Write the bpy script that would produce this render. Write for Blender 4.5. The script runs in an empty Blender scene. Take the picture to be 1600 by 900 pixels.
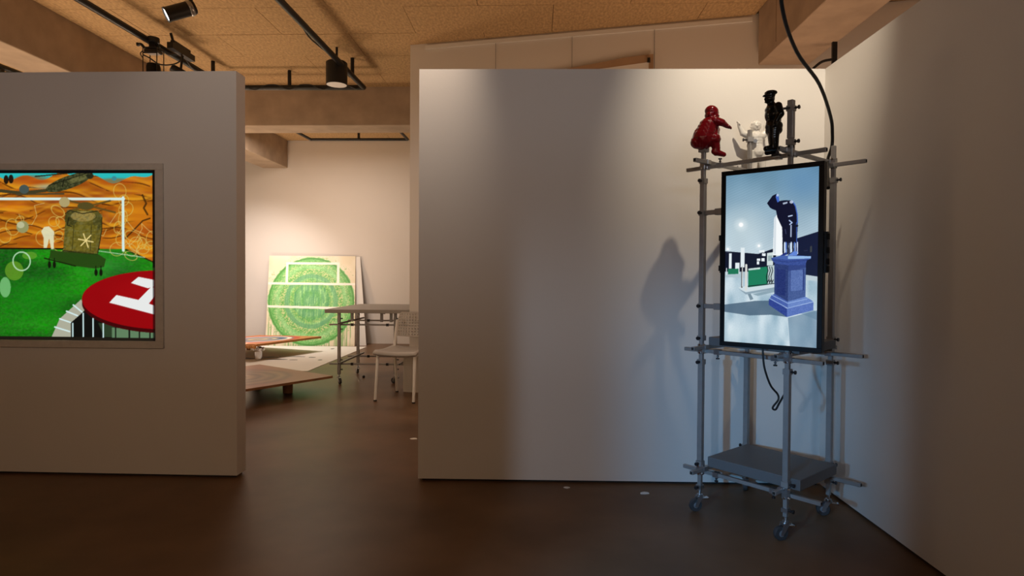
import bpy, bmesh, math, random
import numpy as np
from mathutils import Vector, Matrix
random.seed(4)
rng = np.random.default_rng(7)
scene = bpy.context.scene
COL = scene.collection

# ------------------------------------------------------------------ camera
F_PX = 960.0
yaw, pitch, roll = math.atan(36 / F_PX), -math.atan(17 / F_PX), 0.006
fw = Vector((-math.sin(yaw) * math.cos(pitch), math.cos(yaw) * math.cos(pitch), math.sin(pitch)))
r0 = fw.cross(Vector((0, 0, 1))).normalized(); u0 = r0.cross(fw)
rr = r0 * math.cos(roll) + u0 * math.sin(roll); uu = -r0 * math.sin(roll) + u0 * math.cos(roll)
cam_d = bpy.data.cameras.new('camera'); cam = bpy.data.objects.new('camera', cam_d); COL.objects.link(cam)
cam_d.sensor_width = 36; cam_d.lens = F_PX / 1600 * 36; cam_d.clip_start = 0.02
m = Matrix((rr, uu, -fw)).transposed().to_4x4(); m.translation = (0, 0, 1.12); cam.matrix_world = m
scene.camera = cam

# ------------------------------------------------------------------ world, exposure, lights
w = bpy.data.worlds.new('world'); scene.world = w; w.use_nodes = True
w.node_tree.nodes['Background'].inputs[0].default_value = (0.9, 0.75, 0.6, 1)
w.node_tree.nodes['Background'].inputs[1].default_value = 0.02
vs = scene.view_settings
vs.view_transform = 'Standard'; vs.look = 'None'; vs.exposure = 0; vs.gamma = 1; vs.use_curve_mapping = False

WARM = (1.0, 0.78, 0.52); WARM2 = (1.0, 0.70, 0.46); BLUE = (0.34, 0.62, 1.0)
def spot(name, loc, aim, energy, deg, blend, col, size=0.05, square=False):
    d = bpy.data.lights.new(name, 'SPOT'); d.energy = energy; d.spot_size = math.radians(deg); d.spot_blend = blend
    d.color = col; d.shadow_soft_size = size; d.use_square = square
    o = bpy.data.objects.new(name, d); COL.objects.link(o); o.location = loc
    o.rotation_euler = (Vector(aim) - Vector(loc)).to_track_quat('-Z', 'Y').to_euler()
    return o
def area(name, loc, aim, energy, sx, sy, col):
    d = bpy.data.lights.new(name, 'AREA'); d.shape = 'RECTANGLE'; d.size = sx; d.size_y = sy; d.energy = energy; d.color = col
    o = bpy.data.objects.new(name, d); COL.objects.link(o); o.location = loc
    o.rotation_euler = (Vector(aim) - Vector(loc)).to_track_quat('-Z', 'Y').to_euler()
    return o
# ceiling spots of the front room
spot('tower_spot', (1.03, 2.27, 3.12), (1.17, 3.34, 2.08), 108, 62, 1.0, (1.0, 0.86, 0.66), 0.022)
spot('doorway_spot', (-0.66, 2.80, 3.12), (-0.64, 3.33, 2.32), 58, 46, 1.0, (1.0, 0.80, 0.62), 0.05)
# cool light from unseen sources beside the camera: two rectangular soft edged beams
def cool_beam(name, loc, left, right, ztop, energy, size, col, soft):
    loc = Vector(loc); al = math.atan2(left[0] - loc.x, left[1] - loc.y); ar = math.atan2(right[0] - loc.x, right[1] - loc.y)
    ac, hw = (al + ar) / 2, (ar - al) / 2
    o = spot(name, loc, loc + Vector((math.sin(ac), math.cos(ac), 0)), energy, 120, 0.1, col, size)
    o.data.use_nodes = True; nt = o.data.node_tree; N, L = nt.nodes, nt.links
    em = next(n for n in N if n.type == 'EMISSION')
    tc = N.new('ShaderNodeTexCoord'); sp = N.new('ShaderNodeSeparateXYZ'); L.new(tc.outputs['Normal'], sp.inputs[0])
    def math_(op, a_, b_=None):
        n = N.new('ShaderNodeMath'); n.operation = op
        for i, q in enumerate((a_, b_)):
            if q is None: continue
            if isinstance(q, (int, float)): n.inputs[i].default_value = q
            else: L.new(q, n.inputs[i])
        return n.outputs[0]
    az = math_('ABSOLUTE', sp.outputs[2])
    tx = math_('ABSOLUTE', math_('DIVIDE', sp.outputs[0], az)); ty = math_('DIVIDE', sp.outputs[1], az)
    def edge(v, e0, e1):
        n = N.new('ShaderNodeMapRange'); n.interpolation_type = 'SMOOTHSTEP'; n.inputs[1].default_value = e0; n.inputs[2].default_value = e1
        n.inputs[3].default_value = 1; n.inputs[4].default_value = 0; L.new(v, n.inputs[0]); return n.outputs[0]
    th = math.tan(hw); tz = (ztop - loc.z) / 3.5
    L.new(math_('MULTIPLY', edge(tx, th - soft, th + soft), edge(ty, tz - .16, tz + .12)), em.inputs['Strength'])
cool_beam('cool_beam_a', (-0.62, -0.05, 1.15), (-0.10, 3.34), (1.54, 2.60), 1.30, 46, 0.035, (0.62, 0.78, 1.0), .03)
cool_beam('cool_beam_b', (-1.12, -0.05, 1.15), (0.60, 3.34), (1.54, 2.98), 1.10, 205, 0.035, (0.15, 0.52, 1.0), .085)
# far room lamps on their tracks
PINK = (1.0, 0.81, 0.66)
spot('far_spot_a', (-3.8, 8.15, 3.08), (-5.0, 10.1, -0.5), 300, 84, 1.0, (1.0, 0.88, 0.80), 0.08)
spot('far_spot_b', (-3.2, 8.0, 3.08), (-3.8, 10.1, -0.7), 85, 78, 1.0, (1.0, 0.85, 0.74), 0.08)
area('far_room_lights', (-3.1, 8.4, 3.12), (-3.1, 8.5, 0), 34, 1.2, 0.8, PINK)
spot('middle_fill', (-1.8, 3.9, 3.1), (-1.0, 5.9, 0.75), 34, 66, 1.0, PINK, 0.05)  # added unseen spot, brightens the skewed wall end and the chair
# added upward fills, hidden behind the partitions, brighten ceiling and beams
area('ceiling_fill_left', (-4.28, 4.7, 0.5), (-4.0, 5.3, 3.36), 46, 1.6, 1.2, WARM2)
area('ceiling_fill_far', (-4.3, 8.2, 0.4), (-3.1, 7.6, 3.0), 38, 0.6, 0.4, WARM2)
area('ceiling_fill_right', (1.8, 4.2, 0.9), (1.2, 4.6, 3.36), 18, 0.9, 0.5, (1.0, 0.62, 0.38))
fl = area('front_room_fill', (-1.7, -0.9, 2.0), (-1.7, 3.0, 0.9), 6.5, 2.0, 0.5, (1.0, 0.63, 0.37)); fl.data.spread = math.radians(110)  # added warm fill hanging free in the room, no lamp here
spot('doorway_spot_left', (-1.55, 2.70, 3.12), (-1.78, 3.32, 2.22), 8, 50, 1.0, (1.0, 0.82, 0.66), 0.05)
# added cool fill before the windowless rear wall, cut low by the added partition
area('rear_cool_fill', (0.0, -2.95, 2.62), (-0.2, 0, 2.5), 54, 3.6, 0.55, (0.80, 0.88, 1.0))

# ------------------------------------------------------------------ materials
def lin(c):
    c = c / 255.0
    return c / 12.92 if c <= 0.04045 else ((c + 0.055) / 1.055) ** 2.4
def rgb(r, g, b): return (lin(r), lin(g), lin(b), 1)
def nmat(name):
    mt = bpy.data.materials.new(name); mt.use_nodes = True
    return mt, mt.node_tree, mt.node_tree.nodes['Principled BSDF']
def mat(name, c, rough=0.5, metal=0.0, noise=0.0, scale=20, bump=0.0, spec=None, coat=0.0, stretch=None, detail=6):
    mt, nt, b = nmat(name)
    b.inputs['Roughness'].default_value = rough; b.inputs['Metallic'].default_value = metal
    if spec is not None: b.inputs['Specular IOR Level'].default_value = spec
    if coat: b.inputs['Coat Weight'].default_value = coat; b.inputs['Coat Roughness'].default_value = 0.08
    c = tuple(c[:3])
    if noise or bump:
        tc = nt.nodes.new('ShaderNodeTexCoord'); mp = nt.nodes.new('ShaderNodeMapping')
        if stretch: mp.inputs['Scale'].default_value = stretch
        nt.links.new(tc.outputs['Object'], mp.inputs[0])
        nz = nt.nodes.new('ShaderNodeTexNoise'); nz.inputs['Scale'].default_value = scale; nz.inputs['Detail'].default_value = detail
        nt.links.new(mp.outputs[0], nz.inputs['Vector'])
        if noise:
            rp = nt.nodes.new('ShaderNodeValToRGB')
            rp.color_ramp.elements[0].position = 0.3; rp.color_ramp.elements[1].position = 0.7
            rp.color_ramp.elements[0].color = tuple(x * (1 - noise) for x in c) + (1,)
            rp.color_ramp.elements[1].color = tuple(min(1, x * (1 + noise)) for x in c) + (1,)
            nt.links.new(nz.outputs['Fac'], rp.inputs[0]); nt.links.new(rp.outputs[0], b.inputs['Base Color'])
        else: b.inputs['Base Color'].default_value = c + (1,)
        if bump:
            bp = nt.nodes.new('ShaderNodeBump'); bp.inputs['Strength'].default_value = bump; bp.inputs['Distance'].default_value = 0.01
            nt.links.new(nz.outputs['Fac'], bp.inputs['Height']); nt.links.new(bp.outputs[0], b.inputs['Normal'])
    else: b.inputs['Base Color'].default_value = c + (1,)
    return mt
def emit(name, c, s):
    mt = bpy.data.materials.new(name); mt.use_nodes = True; nt = mt.node_tree; nt.nodes.clear()
    e = nt.nodes.new('ShaderNodeEmission'); e.inputs[0].default_value = tuple(c[:3]) + (1,); e.inputs[1].default_value = s
    o = nt.nodes.new('ShaderNodeOutputMaterial'); nt.links.new(e.outputs[0], o.inputs[0]); return mt
def screen_mat(name, s):
    mt, nt, b = nmat(name)
    a = nt.nodes.new('ShaderNodeAttribute'); a.attribute_name = 'picture'
    b.inputs['Base Color'].default_value = (0.01, 0.01, 0.01, 1); b.inputs['Roughness'].default_value = 0.35
    b.inputs['Specular IOR Level'].default_value = 0.2
    nt.links.new(a.outputs['Color'], b.inputs['Emission Color']); b.inputs['Emission Strength'].default_value = s
    return mt
def paint_mat(name):
    mt, nt, b = nmat(name)
    a = nt.nodes.new('ShaderNodeAttribute'); a.attribute_name = 'picture'
    nt.links.new(a.outputs['Color'], b.inputs['Base Color']); b.inputs['Roughness'].default_value = 0.5
    return mt
def ring_mat(name, stops, rough=0.45):
    mt, nt, b = nmat(name); N = nt.nodes; L = nt.links
    tc = N.new('ShaderNodeTexCoord'); nz = N.new('ShaderNodeTexNoise'); nz.inputs['Scale'].default_value = 5; nz.inputs['Detail'].default_value = 5
    L.new(tc.outputs['Object'], nz.inputs['Vector'])
    sep = N.new('ShaderNodeSeparateXYZ'); L.new(tc.outputs['Object'], sep.inputs[0])
    cb = N.new('ShaderNodeCombineXYZ'); L.new(sep.outputs[0], cb.inputs[0]); L.new(sep.outputs[1], cb.inputs[1])
    ln = N.new('ShaderNodeVectorMath'); ln.operation = 'LENGTH'; L.new(cb.outputs[0], ln.inputs[0])
    mm = N.new('ShaderNodeMath'); mm.operation = 'MULTIPLY_ADD'; L.new(nz.outputs['Fac'], mm.inputs[0]); mm.inputs[1].default_value = 0.07
    L.new(ln.outputs['Value'], mm.inputs[2])
    rp = N.new('ShaderNodeValToRGB'); el = rp.color_ramp.elements
    el[0].position = stops[0][0]; el[0].color = stops[0][1]; el[1].position = stops[-1][0]; el[1].color = stops[-1][1]
    for p, c in stops[1:-1]: e = el.new(p); e.color = c
    L.new(mm.outputs[0], rp.inputs[0]); L.new(rp.outputs[0], b.inputs['Base Color']); b.inputs['Roughness'].default_value = rough
    return mt

M = {}
M['wall'] = mat('wall_paint', (0.74, 0.70, 0.655), 0.62, bump=0.03, scale=60, spec=0.25)
M['floor'] = mat('concrete_floor', (0.165, 0.096, 0.054), 0.36, noise=0.28, scale=1.6, bump=0.02, spec=0.09, detail=9)
M['beam'] = mat('concrete_beam', (0.42, 0.318, 0.232), 0.75, noise=0.14, scale=5, bump=0.08, detail=9)
M['panel'] = mat('wood_wool_panel', (0.53, 0.355, 0.185), 0.9, noise=0.22, scale=55, bump=0.25, stretch=(1, 0.45, 1), spec=0.15)
M['joint'] = mat('panel_joint', (0.12, 0.075, 0.04), 0.9)
M['white'] = mat('white_board', (0.80, 0.78, 0.74), 0.5)
M['dark'] = mat('dark_gap', (0.015, 0.013, 0.012), 0.8)
M['black'] = mat('black_metal', (0.012, 0.012, 0.013), 0.42, spec=0.4)
M['cable'] = mat('black_cable', (0.012, 0.012, 0.012), 0.5)
M['plastic'] = mat('black_plastic', (0.005, 0.005, 0.006), 0.4, spec=0.2)
M['alu'] = mat('dull_aluminium', (0.36, 0.345, 0.335), 0.48, 0.5, noise=0.06, scale=30)
M['bracket'] = mat('zinc_bracket', (0.42, 0.42, 0.43), 0.32, 0.85)
M['screw'] = mat('dark_screw', (0.05, 0.05, 0.055), 0.35, 0.7)
M['chrome'] = mat('chrome', (0.75, 0.75, 0.76), 0.15, 1.0)
M['shelf'] = mat('grey_shelf', (0.14, 0.135, 0.135), 0.55)
M['tyre'] = mat('caster_tyre', (0.05, 0.05, 0.053), 0.5)
M['wheelhub'] = mat('caster_hub', (0.22, 0.23, 0.25), 0.45)
M['red'] = mat('red_glaze', (0.20, 0.003, 0.009), 0.2, spec=0.4, coat=0.15)
M['blackglaze'] = mat('black_glaze', (0.003, 0.003, 0.003), 0.16, spec=0.3)
M['whiteglaze'] = mat('white_glaze', (0.78, 0.75, 0.70), 0.2, coat=0.5)
M['chairw'] = mat('white_tube', (0.78, 0.75, 0.70), 0.4)
M['seat'] = mat('grey_plastic_seat', (0.46, 0.43, 0.40), 0.5)
M['table'] = mat('grey_table', (0.33, 0.30, 0.265), 0.45)
M['board'] = mat('plywood_edge', (0.36, 0.17, 0.07), 0.6, noise=0.2, scale=12)
M['orange'] = mat('orange_rim', (0.50, 0.22, 0.06), 0.6, noise=0.2, scale=9)
M['kraft'] = mat('kraft_paper', (0.42, 0.27, 0.16), 0.8, noise=0.08, scale=6)
M['paper'] = mat('white_paper', (0.80, 0.77, 0.73), 0.7)
M['splat'] = mat('dark_paint', (0.02, 0.022, 0.03), 0.4)
M['tin'] = mat('tin', (0.7, 0.7, 0.72), 0.22, 1.0, noise=0.15, scale=20)
M['lens'] = emit('lit_lens', (1.0, 0.93, 0.82), 9)
M['reflector'] = mat('lamp_reflector', (0.55, 0.52, 0.48), 0.12, 1.0)
M['painting'] = paint_mat('green_painting')

# ------------------------------------------------------------------ mesh helpers
class MB:
    def __init__(s): s.v = []; s.f = []
    def add(s, vs_, fs, T=None):
        n = len(s.v)
        s.v += [tuple(T @ Vector(p)) if T is not None else tuple(p) for p in vs_]
        s.f += [tuple(i + n for i in f) for f in fs]; return s
    def box(s, a, b, T=None):
        x0, y0, z0 = a; x1, y1, z1 = b
        return s.add([(x0, y0, z0), (x1, y0, z0), (x1, y1, z0), (x0, y1, z0), (x0, y0, z1), (x1, y0, z1), (x1, y1, z1), (x0, y1, z1)],
                     [(0, 3, 2, 1), (4, 5, 6, 7), (0, 1, 5, 4), (1, 2, 6, 5), (2, 3, 7, 6), (3, 0, 4, 7)], T)
    def cbox(s, c, d, T=None):
        return s.box([c[i] - d[i] / 2 for i in range(3)], [c[i] + d[i] / 2 for i in range(3)], T)
    def cone(s, p0, p1, ra, rb, n=16, cap=True):
        p0 = Vector(p0); p1 = Vector(p1); q = (p1 - p0).to_track_quat('Z', 'Y').to_matrix()
        vs_ = []
        for p, r in ((p0, ra), (p1, rb)):
            for k in range(n):
                a = 2 * math.pi * k / n; vs_.append(p + q @ Vector((r * math.cos(a), r * math.sin(a), 0)))
        fs = [(k, (k + 1) % n, n + (k + 1) % n, n + k) for k in range(n)]
        if cap: fs += [tuple(range(n))[::-1], tuple(range(n, 2 * n))]
        return s.add(vs_, fs)
    def cyl(s, p0, p1, r, n=16): return s.cone(p0, p1, r, r, n)
    def tube(s, pts, r, n=8):
        pts = [Vector(p) for p in pts]; vs_ = []; prev = None
        for i, p in enumerate(pts):
            t = (pts[min(i + 1, len(pts) - 1)] - pts[max(i - 1, 0)]).normalized()
            if prev is None: a = t.orthogonal().normalized()
            else: a = (prev - t * prev.dot(t)).normalized()
            prev = a; b = t.cross(a)
            for k in range(n):
                an = 2 * math.pi * k / n; vs_.append(p + (a * math.cos(an) + b * math.sin(an)) * r)
        m_ = len(pts); fs = [(i * n + k, i * n + (k + 1) % n, (i + 1) * n + (k + 1) % n, (i + 1) * n + k) for i in range(m_ - 1) for k in range(n)]
        fs += [tuple(range(n))[::-1], tuple(range((m_ - 1) * n, m_ * n))]
        return s.add(vs_, fs)
    def lathe(s, prof, n=24, T=None):   # prof: (r, z)
        vs_ = []; m_ = len(prof)
        for r, z in prof:
            for k in range(n):
                a = 2 * math.pi * k / n; vs_.append((r * math.cos(a), r * math.sin(a), z))
        fs = [(i * n + k, i * n + (k + 1) % n, (i + 1) * n + (k + 1) % n, (i + 1) * n + k) for i in range(m_ - 1) for k in range(n)]
        if prof[0][0] > 1e-6 and prof[0] != prof[-1]: fs.append(tuple(range(n))[::-1])
        if prof[-1][0] > 1e-6 and prof[0] != prof[-1]: fs.append(tuple(range((m_ - 1) * n, m_ * n)))
        return s.add(vs_, fs, T)
    def prism(s, poly, z0, z1, T=None):   # poly in xy
        n = len(poly)
        vs_ = [(x, y, z0) for x, y in poly] + [(x, y, z1) for x, y in poly]
        fs = [tuple(range(n))[::-1], tuple(range(n, 2 * n))] + [(k, (k + 1) % n, n + (k + 1) % n, n + k) for k in range(n)]
        return s.add(vs_, fs, T)
    def mesh(s, name, material, smooth=False):
        me = bpy.data.meshes.new(name); me.from_pydata(s.v, [], s.f)
        bm = bmesh.new(); bm.from_mesh(me); bmesh.ops.recalc_face_normals(bm, faces=bm.faces); bm.to_mesh(me); bm.free()
        me.materials.append(material)
        if smooth:
            for p in me.polygons: p.use_smooth = True
            try: me.set_sharp_from_angle(angle=math.radians(38))
            except Exception: pass
        return me
    def build(s, name, material, parent=None, smooth=False, loc=None):
        return link(name, s.mesh(name, material, smooth), parent, loc)
def link(name, me, parent=None, loc=None):
    o = bpy.data.objects.new(name, me); COL.objects.link(o)
    if parent is not None: o.parent = parent
    if loc is not None: o.location = loc
    return o
def bevel(o, wd=0.004, seg=2):
    md = o.modifiers.new('bevel', 'BEVEL'); md.width = wd; md.segments = seg; md.limit_method = 'ANGLE'; return o
def tag(o, label, cat, group=None):
    o['label'] = label; o['category'] = cat
    if group: o['group'] = group
    return o
def struct(o, label=None):
    o['kind'] = 'structure'
    if label: o['label'] = label
    return o
def thing(name, label, cat, loc=(0, 0, 0), rz=0.0, group=None):
    o = bpy.data.objects.new(name, None); o.empty_display_size = 0.1; COL.objects.link(o); o.location = loc; o.rotation_euler = (0, 0, rz)
    return tag(o, label, cat, group)
def smooth_path(pts, k=6):
    P = [Vector(p) for p in pts]; P = [P[0] * 2 - P[1]] + P + [P[-1] * 2 - P[-2]]; out = []
    for i in range(1, len(P) - 2):
        for j in range(k):
            t = j / k; a, b, c, d = P[i - 1], P[i], P[i + 1], P[i + 2]
            out.append(0.5 * ((2 * b) + (c - a) * t + (2 * a - 5 * b + 4 * c - d) * t * t + (3 * b - a - 3 * c + d) * t ** 3))
    out.append(P[-2]); return out

# ------------------------------------------------------------------ the setting
ZC = 3.364; ZB = 2.913; HP = 2.237
X0, X1, Y0, Y1 = -6.6, 3.3, -3.0, 10.12
struct(MB().box((X0 - .1, Y0 - .1, -0.1), (X1 + .1, Y1 + .1, 0)).build('floor', M['floor']), 'dark polished brown concrete floor')
ceil = struct(MB().box((X0 - .1, Y0 - .1, ZC + 0.012), (X1 + .1, Y1 + .1, ZC + 0.15)).build('ceiling', M['joint']), 'ceiling of tan wood wool panels')
# wood wool panels 1.25 x 0.565 m laid in staggered courses
PW, PD, G = 1.252, 0.565, 0.0022
pm = {}
def panel(xa, xb, ya, yb):
    if xb - xa < 0.05 or yb - ya < 0.05: return
    key = (round(xb - xa, 3), round(yb - ya, 3))
    if key not in pm:
        hx, hy = (xb - xa) / 2 - G, (yb - ya) / 2 - G
        pm[key] = MB().box((-hx, -hy, 0), (hx, hy, 0.03)).mesh('ceiling_panel', M['panel'])
    link('ceiling_panel', pm[key], ceil, ((xa + xb) / 2, (ya + yb) / 2, ZC + random.uniform(0, 0.003)))
def panel_field(xa, xb, ya, yb):
    k0 = math.floor((ya - 5.11) / PD); k1 = math.ceil((yb - 5.11) / PD)
    for k in range(k0, k1):
        y_a, y_b = max(ya, 5.11 + k * PD), min(yb, 5.11 + (k + 1) * PD)
        off = -1.115 if k % 2 == 0 else -1.741
        i0 = math.floor((xa - off) / PW); i1 = math.ceil((xb - off) / PW)
        for i in range(i0, i1): panel(max(xa, off + i * PW), min(xb, off + (i + 1) * PW), y_a, y_b)
panel_field(-4.13, 1.86, 2.85, 7.26)
panel_field(-4.13, -1.0, 7.65, 10.1)
panel_field(X0, -4.55, 4.0, 7.5)
panel_field(2.27, 3.3, 2.85, 5.1)
# plain wood wool boards over the camera, out of view
bo = MB()
bo.box((-4.13, Y0, ZC), (1.86, 2.85, ZC + .03)); bo.box((X0, Y0, ZC), (-4.55, 4.0, ZC + .03)); bo.box((2.27, Y0, ZC), (3.3, 2.85, ZC + .03))
bo.build('ceiling_board', M['panel'], ceil)

def beam(name, a, b, label): return struct(bevel(MB().box(a, b).build(name, M['beam']), 0.008), label)
beam('trim_1', (-4.55, Y0, ZB), (-4.13, Y1, ZC + .012), 'long concrete ceiling beam along the left')
beam('trim_2', (1.86, Y0, ZB), (2.275, 5.27, ZC + .012), 'long concrete ceiling beam above the right wall')
beam('trim_3', (-4.13, 7.26, ZB), (-0.6, 7.65, ZC + .012), 'concrete cross beam over the opening')
beam('light_block_beam', (-4.13, 0.8, 2.62), (1.86, 1.2, ZC + .012), 'added unseen cross beam above the camera that blocks light')  # added out of view, keeps the cool rear light off the skewed wall
# slender cast joint line on the right beam
MB().box((1.8585, 4.885, ZB + .05), (1.861, 4.889, ZC)).build('beam_joint', M['joint'], bpy.data.objects['trim_2'])

# partition walls (2.24 m) that stop short of the floor on a dark plinth
SX0, SX1, SZ0, SZ1 = -3.77, -2.089, 0.754, 1.697     # opening of the video screen
wl = MB(); ya, yb, zb = 3.317, 3.42, 0.014
wl.box((-5.2, ya, zb), (SX0, yb, HP)); wl.box((SX1, ya, zb), (-1.639, yb, HP))
wl.box((SX0, ya, zb), (SX1, yb, SZ0)); wl.box((SX0, ya, SZ1), (SX1, yb, HP))
struct(wl.build('wall_front_left', M['wall']), 'white partition wall holding the video screen')
struct(MB().box((-5.2, ya + .02, 0), (-1.655, yb - .012, zb)).build('baseboard_front_left', M['dark']))
A = Matrix.Rotation(math.radians(0.97), 4, 'Z'); A.translation = (-0.634, 3.326, 0)
struct(MB().box((0, 0, zb), (2.2, 0.1, 2.243), A).build('wall_front_right', M['wall']), 'white partition wall behind the metal tower')
struct(MB().box((0.02, 0.02, 0), (2.17, 0.09, zb), A).build('baseboard_front_right', M['dark']))
struct(MB().box((1.542, Y0, zb), (1.64, 3.362, 2.243)).build('wall_right', M['wall']), 'white partition wall running along the right')
struct(MB().box((1.557, Y0, 0), (1.63, 3.35, zb)).build('baseboard_right', M['dark']))
# full height walls
struct(MB().box((X0, Y1, 0), (X1, Y1 + .1, ZC + .012)).build('wall_back', M['wall']), 'brightly lit white back wall of the far room')
struct(MB().box((X0 - .1, Y0, 0), (X0, Y1, ZC + .012)).build('wall_left', M['wall']))
struct(MB().box((X1, Y0, 0), (X1 + .1, 5.2, ZC + .012)).build('wall_far_right', M['wall']))
struct(MB().box((X0, Y0 - .1, 0), (X1, Y0, ZC + .012)).build('wall_rear', M['wall']))
struct(MB().box((X0, -1.3, 0), (1.54, -1.2, 2.24)).build('wall_rear_light_block', M['wall']))  # added unseen partition, its top cuts the cool rear fill off the lower walls
ang = math.atan2(5.366 - 5.983, 1.865 + 1.237)
S = Matrix.Rotation(ang, 4, 'Z'); S.translation = (-1.225, 5.96, 0)
struct(MB().box((0, 0, 0), (4.75, 0.16, ZC + .012), S).build('wall_middle', M['wall']), 'skewed full height white wall behind the partition')
struct(MB().box((0.16, -0.016, 3.31), (3.12, -0.0005, 3.345), S).build('trim_4', M['white']), 'white picture rail under the ceiling')
for i, x in enumerate((0.86, 1.58, 2.31)):
    tag(MB().cyl(S @ Vector((x, -0.01, 1.5)), S @ Vector((x, -0.01, 3.315)), 0.0016, 6).build('hanging_wire', M['screw']),
        ['thin picture wire hanging above the left half of the partition', 'middle thin picture wire hanging from the rail', 'thin picture wire beside the black clip of the brown paper'][i], 'wire', 'picture wires on the rail')
kp = thing('kraft_paper', 'brown kraft paper peeking over the top of the right partition', 'paper')
pts = [(0.95, 2.6), (2.305, 2.6), (2.30, 3.092), (2.05, 3.078), (1.85, 3.052), (1.6, 3.026), (1.35, 2.992), (0.95, 2.955)]
K = S @ Matrix(((1, 0, 0, 0), (0, 0, 1, -0.026), (0, 1, 0, 0), (0, 0, 0, 1)))
MB().prism(pts, 0, 0.003, K).build('sheet', M['kraft'], kp)
MB().prism([(1.72, 2.6), (2.262, 2.6), (2.262, 3.022), (1.78, 2.99)], -0.004, -0.001, K).build('lower_sheet', M['paper'], kp)
MB().box((2.25, -0.05, 3.018), (2.275, -0.02, 3.055), S).build('clip', M['black'], kp)

# ------------------------------------------------------------------ raster pictures (for screens and the painting)
class Ras:
    def __init__(s, x0, y0, x1, y1, wpx, hpx):
        s.w, s.h = wpx, hpx
        xs = x0 + (np.arange(wpx) + .5) / wpx * (x1 - x0); ys = y0 + (np.arange(hpx) + .5) / hpx * (y1 - y0)
        s.X, s.Y = np.meshgrid(xs, ys); s.im = np.zeros((hpx, wpx, 3))
    def put(s, mask, c, a=1.0):
        k = (np.asarray(mask, float) * a)[..., None]; s.im = s.im * (1 - k) + np.array(c, float) * k
    def poly(s, pts, c, a=1.0, X=None, Y=None):
        X = s.X if X is None else X; Y = s.Y if Y is None else Y
        ins = np.zeros(X.shape, bool); n = len(pts)
        for i in range(n):
            xa, ya = pts[i]; xb, yb = pts[(i + 1) % n]
            if ya == yb: continue
            ins ^= ((ya > Y) != (yb > Y)) & (X < (xb - xa) * (Y - ya) / (yb - ya) + xa)
        s.put(ins, c, a); return ins
    def ell(s, cx, cy, rx, ry, c, a=1.0, rot=0.0, soft=0.0, ring=None):
        co, si = math.cos(rot), math.sin(rot); dx, dy = s.X - cx, s.Y - cy
        d = np.sqrt(((dx * co + dy * si) / rx) ** 2 + ((-dx * si + dy * co) / ry) ** 2)
        if ring: k = np.abs(d - 1) * min(rx, ry) < ring
        elif soft: k = np.clip((1 - d) / soft, 0, 1)
        else: k = d < 1
        s.put(k, c, a)
    def line(s, pts, wd, c, a=1.0):
        D = np.full(s.X.shape, 1e9)
        for (xa, ya), (xb, yb) in zip(pts[:-1], pts[1:]):
            lx0, lx1, ly0, ly1 = min(xa, xb) - wd, max(xa, xb) + wd, min(ya, yb) - wd, max(ya, yb) + wd
            L2 = (xb - xa) ** 2 + (yb - ya) ** 2 + 1e-9
            t = np.clip(((s.X - xa) * (xb - xa) + (s.Y - ya) * (yb - ya)) / L2, 0, 1)
            D = np.minimum(D, np.hypot(s.X - xa - t * (xb - xa), s.Y - ya - t * (yb - ya)))
        s.put(D < wd / 2, c, a)
    def noise(s, cx, cy):
        nx, ny = max(2, int(cx)), max(2, int(cy)); g = rng.random((ny + 1, nx + 1))
        u = np.linspace(0, nx - 1e-6, s.w); v = np.linspace(0, ny - 1e-6, s.h); iu = u.astype(int); iv = v.astype(int)
        fu = (u - iu)[None, :]; fv = (v - iv)[:, None]; fu = fu * fu * (3 - 2 * fu); fv = fv * fv * (3 - 2 * fv)
        return (g[np.ix_(iv, iu)] * (1 - fu) * (1 - fv) + g[np.ix_(iv, iu + 1)] * fu * (1 - fv) + g[np.ix_(iv + 1, iu)] * (1 - fu) * fv + g[np.ix_(iv + 1, iu + 1)] * fu * fv)
    def down(s):
        im = s.im.reshape(s.h // 2, 2, s.w // 2, 2, 3).mean((1, 3)); return np.clip(im, 0, 255)
def picture(name, im, o, ux, vy, material, parent):
    """flat grid: o = top-left corner, ux / vy = vectors across and down; one colour per vertex"""
    h, wd, _ = im.shape; o, ux, vy = (np.array(q, float) for q in (o, ux, vy))
    U, V = np.meshgrid(np.linspace(0, 1, wd), np.linspace(0, 1, h))
    P = o + U[..., None] * ux + V[..., None] * vy
    idx = np.arange(h * wd).reshape(h, wd)
    q = np.stack([idx[1:, :-1], idx[1:, 1:], idx[:-1, 1:], idx[:-1, :-1]], -1).reshape(-1, 4)
    me = bpy.data.meshes.new(name); me.vertices.add(h * wd); me.vertices.foreach_set('co', P.ravel().astype(np.float32))
    me.loops.add(q.size); me.loops.foreach_set('vertex_index', q.ravel().astype(np.int32))
    me.polygons.add(len(q)); me.polygons.foreach_set('loop_start', (np.arange(len(q)) * 4).astype(np.int32))
    me.update(calc_edges=True)
    c = im / 255.0; c = np.where(c <= 0.04045, c / 12.92, ((c + 0.055) / 1.055) ** 2.4)
    at = me.color_attributes.new('picture', 'FLOAT_COLOR', 'POINT')
    at.data.foreach_set('color', np.concatenate([c, np.ones((h, wd, 1))], -1).ravel().astype(np.float32))
    me.materials.append(material); return link(name, me, parent)

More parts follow.
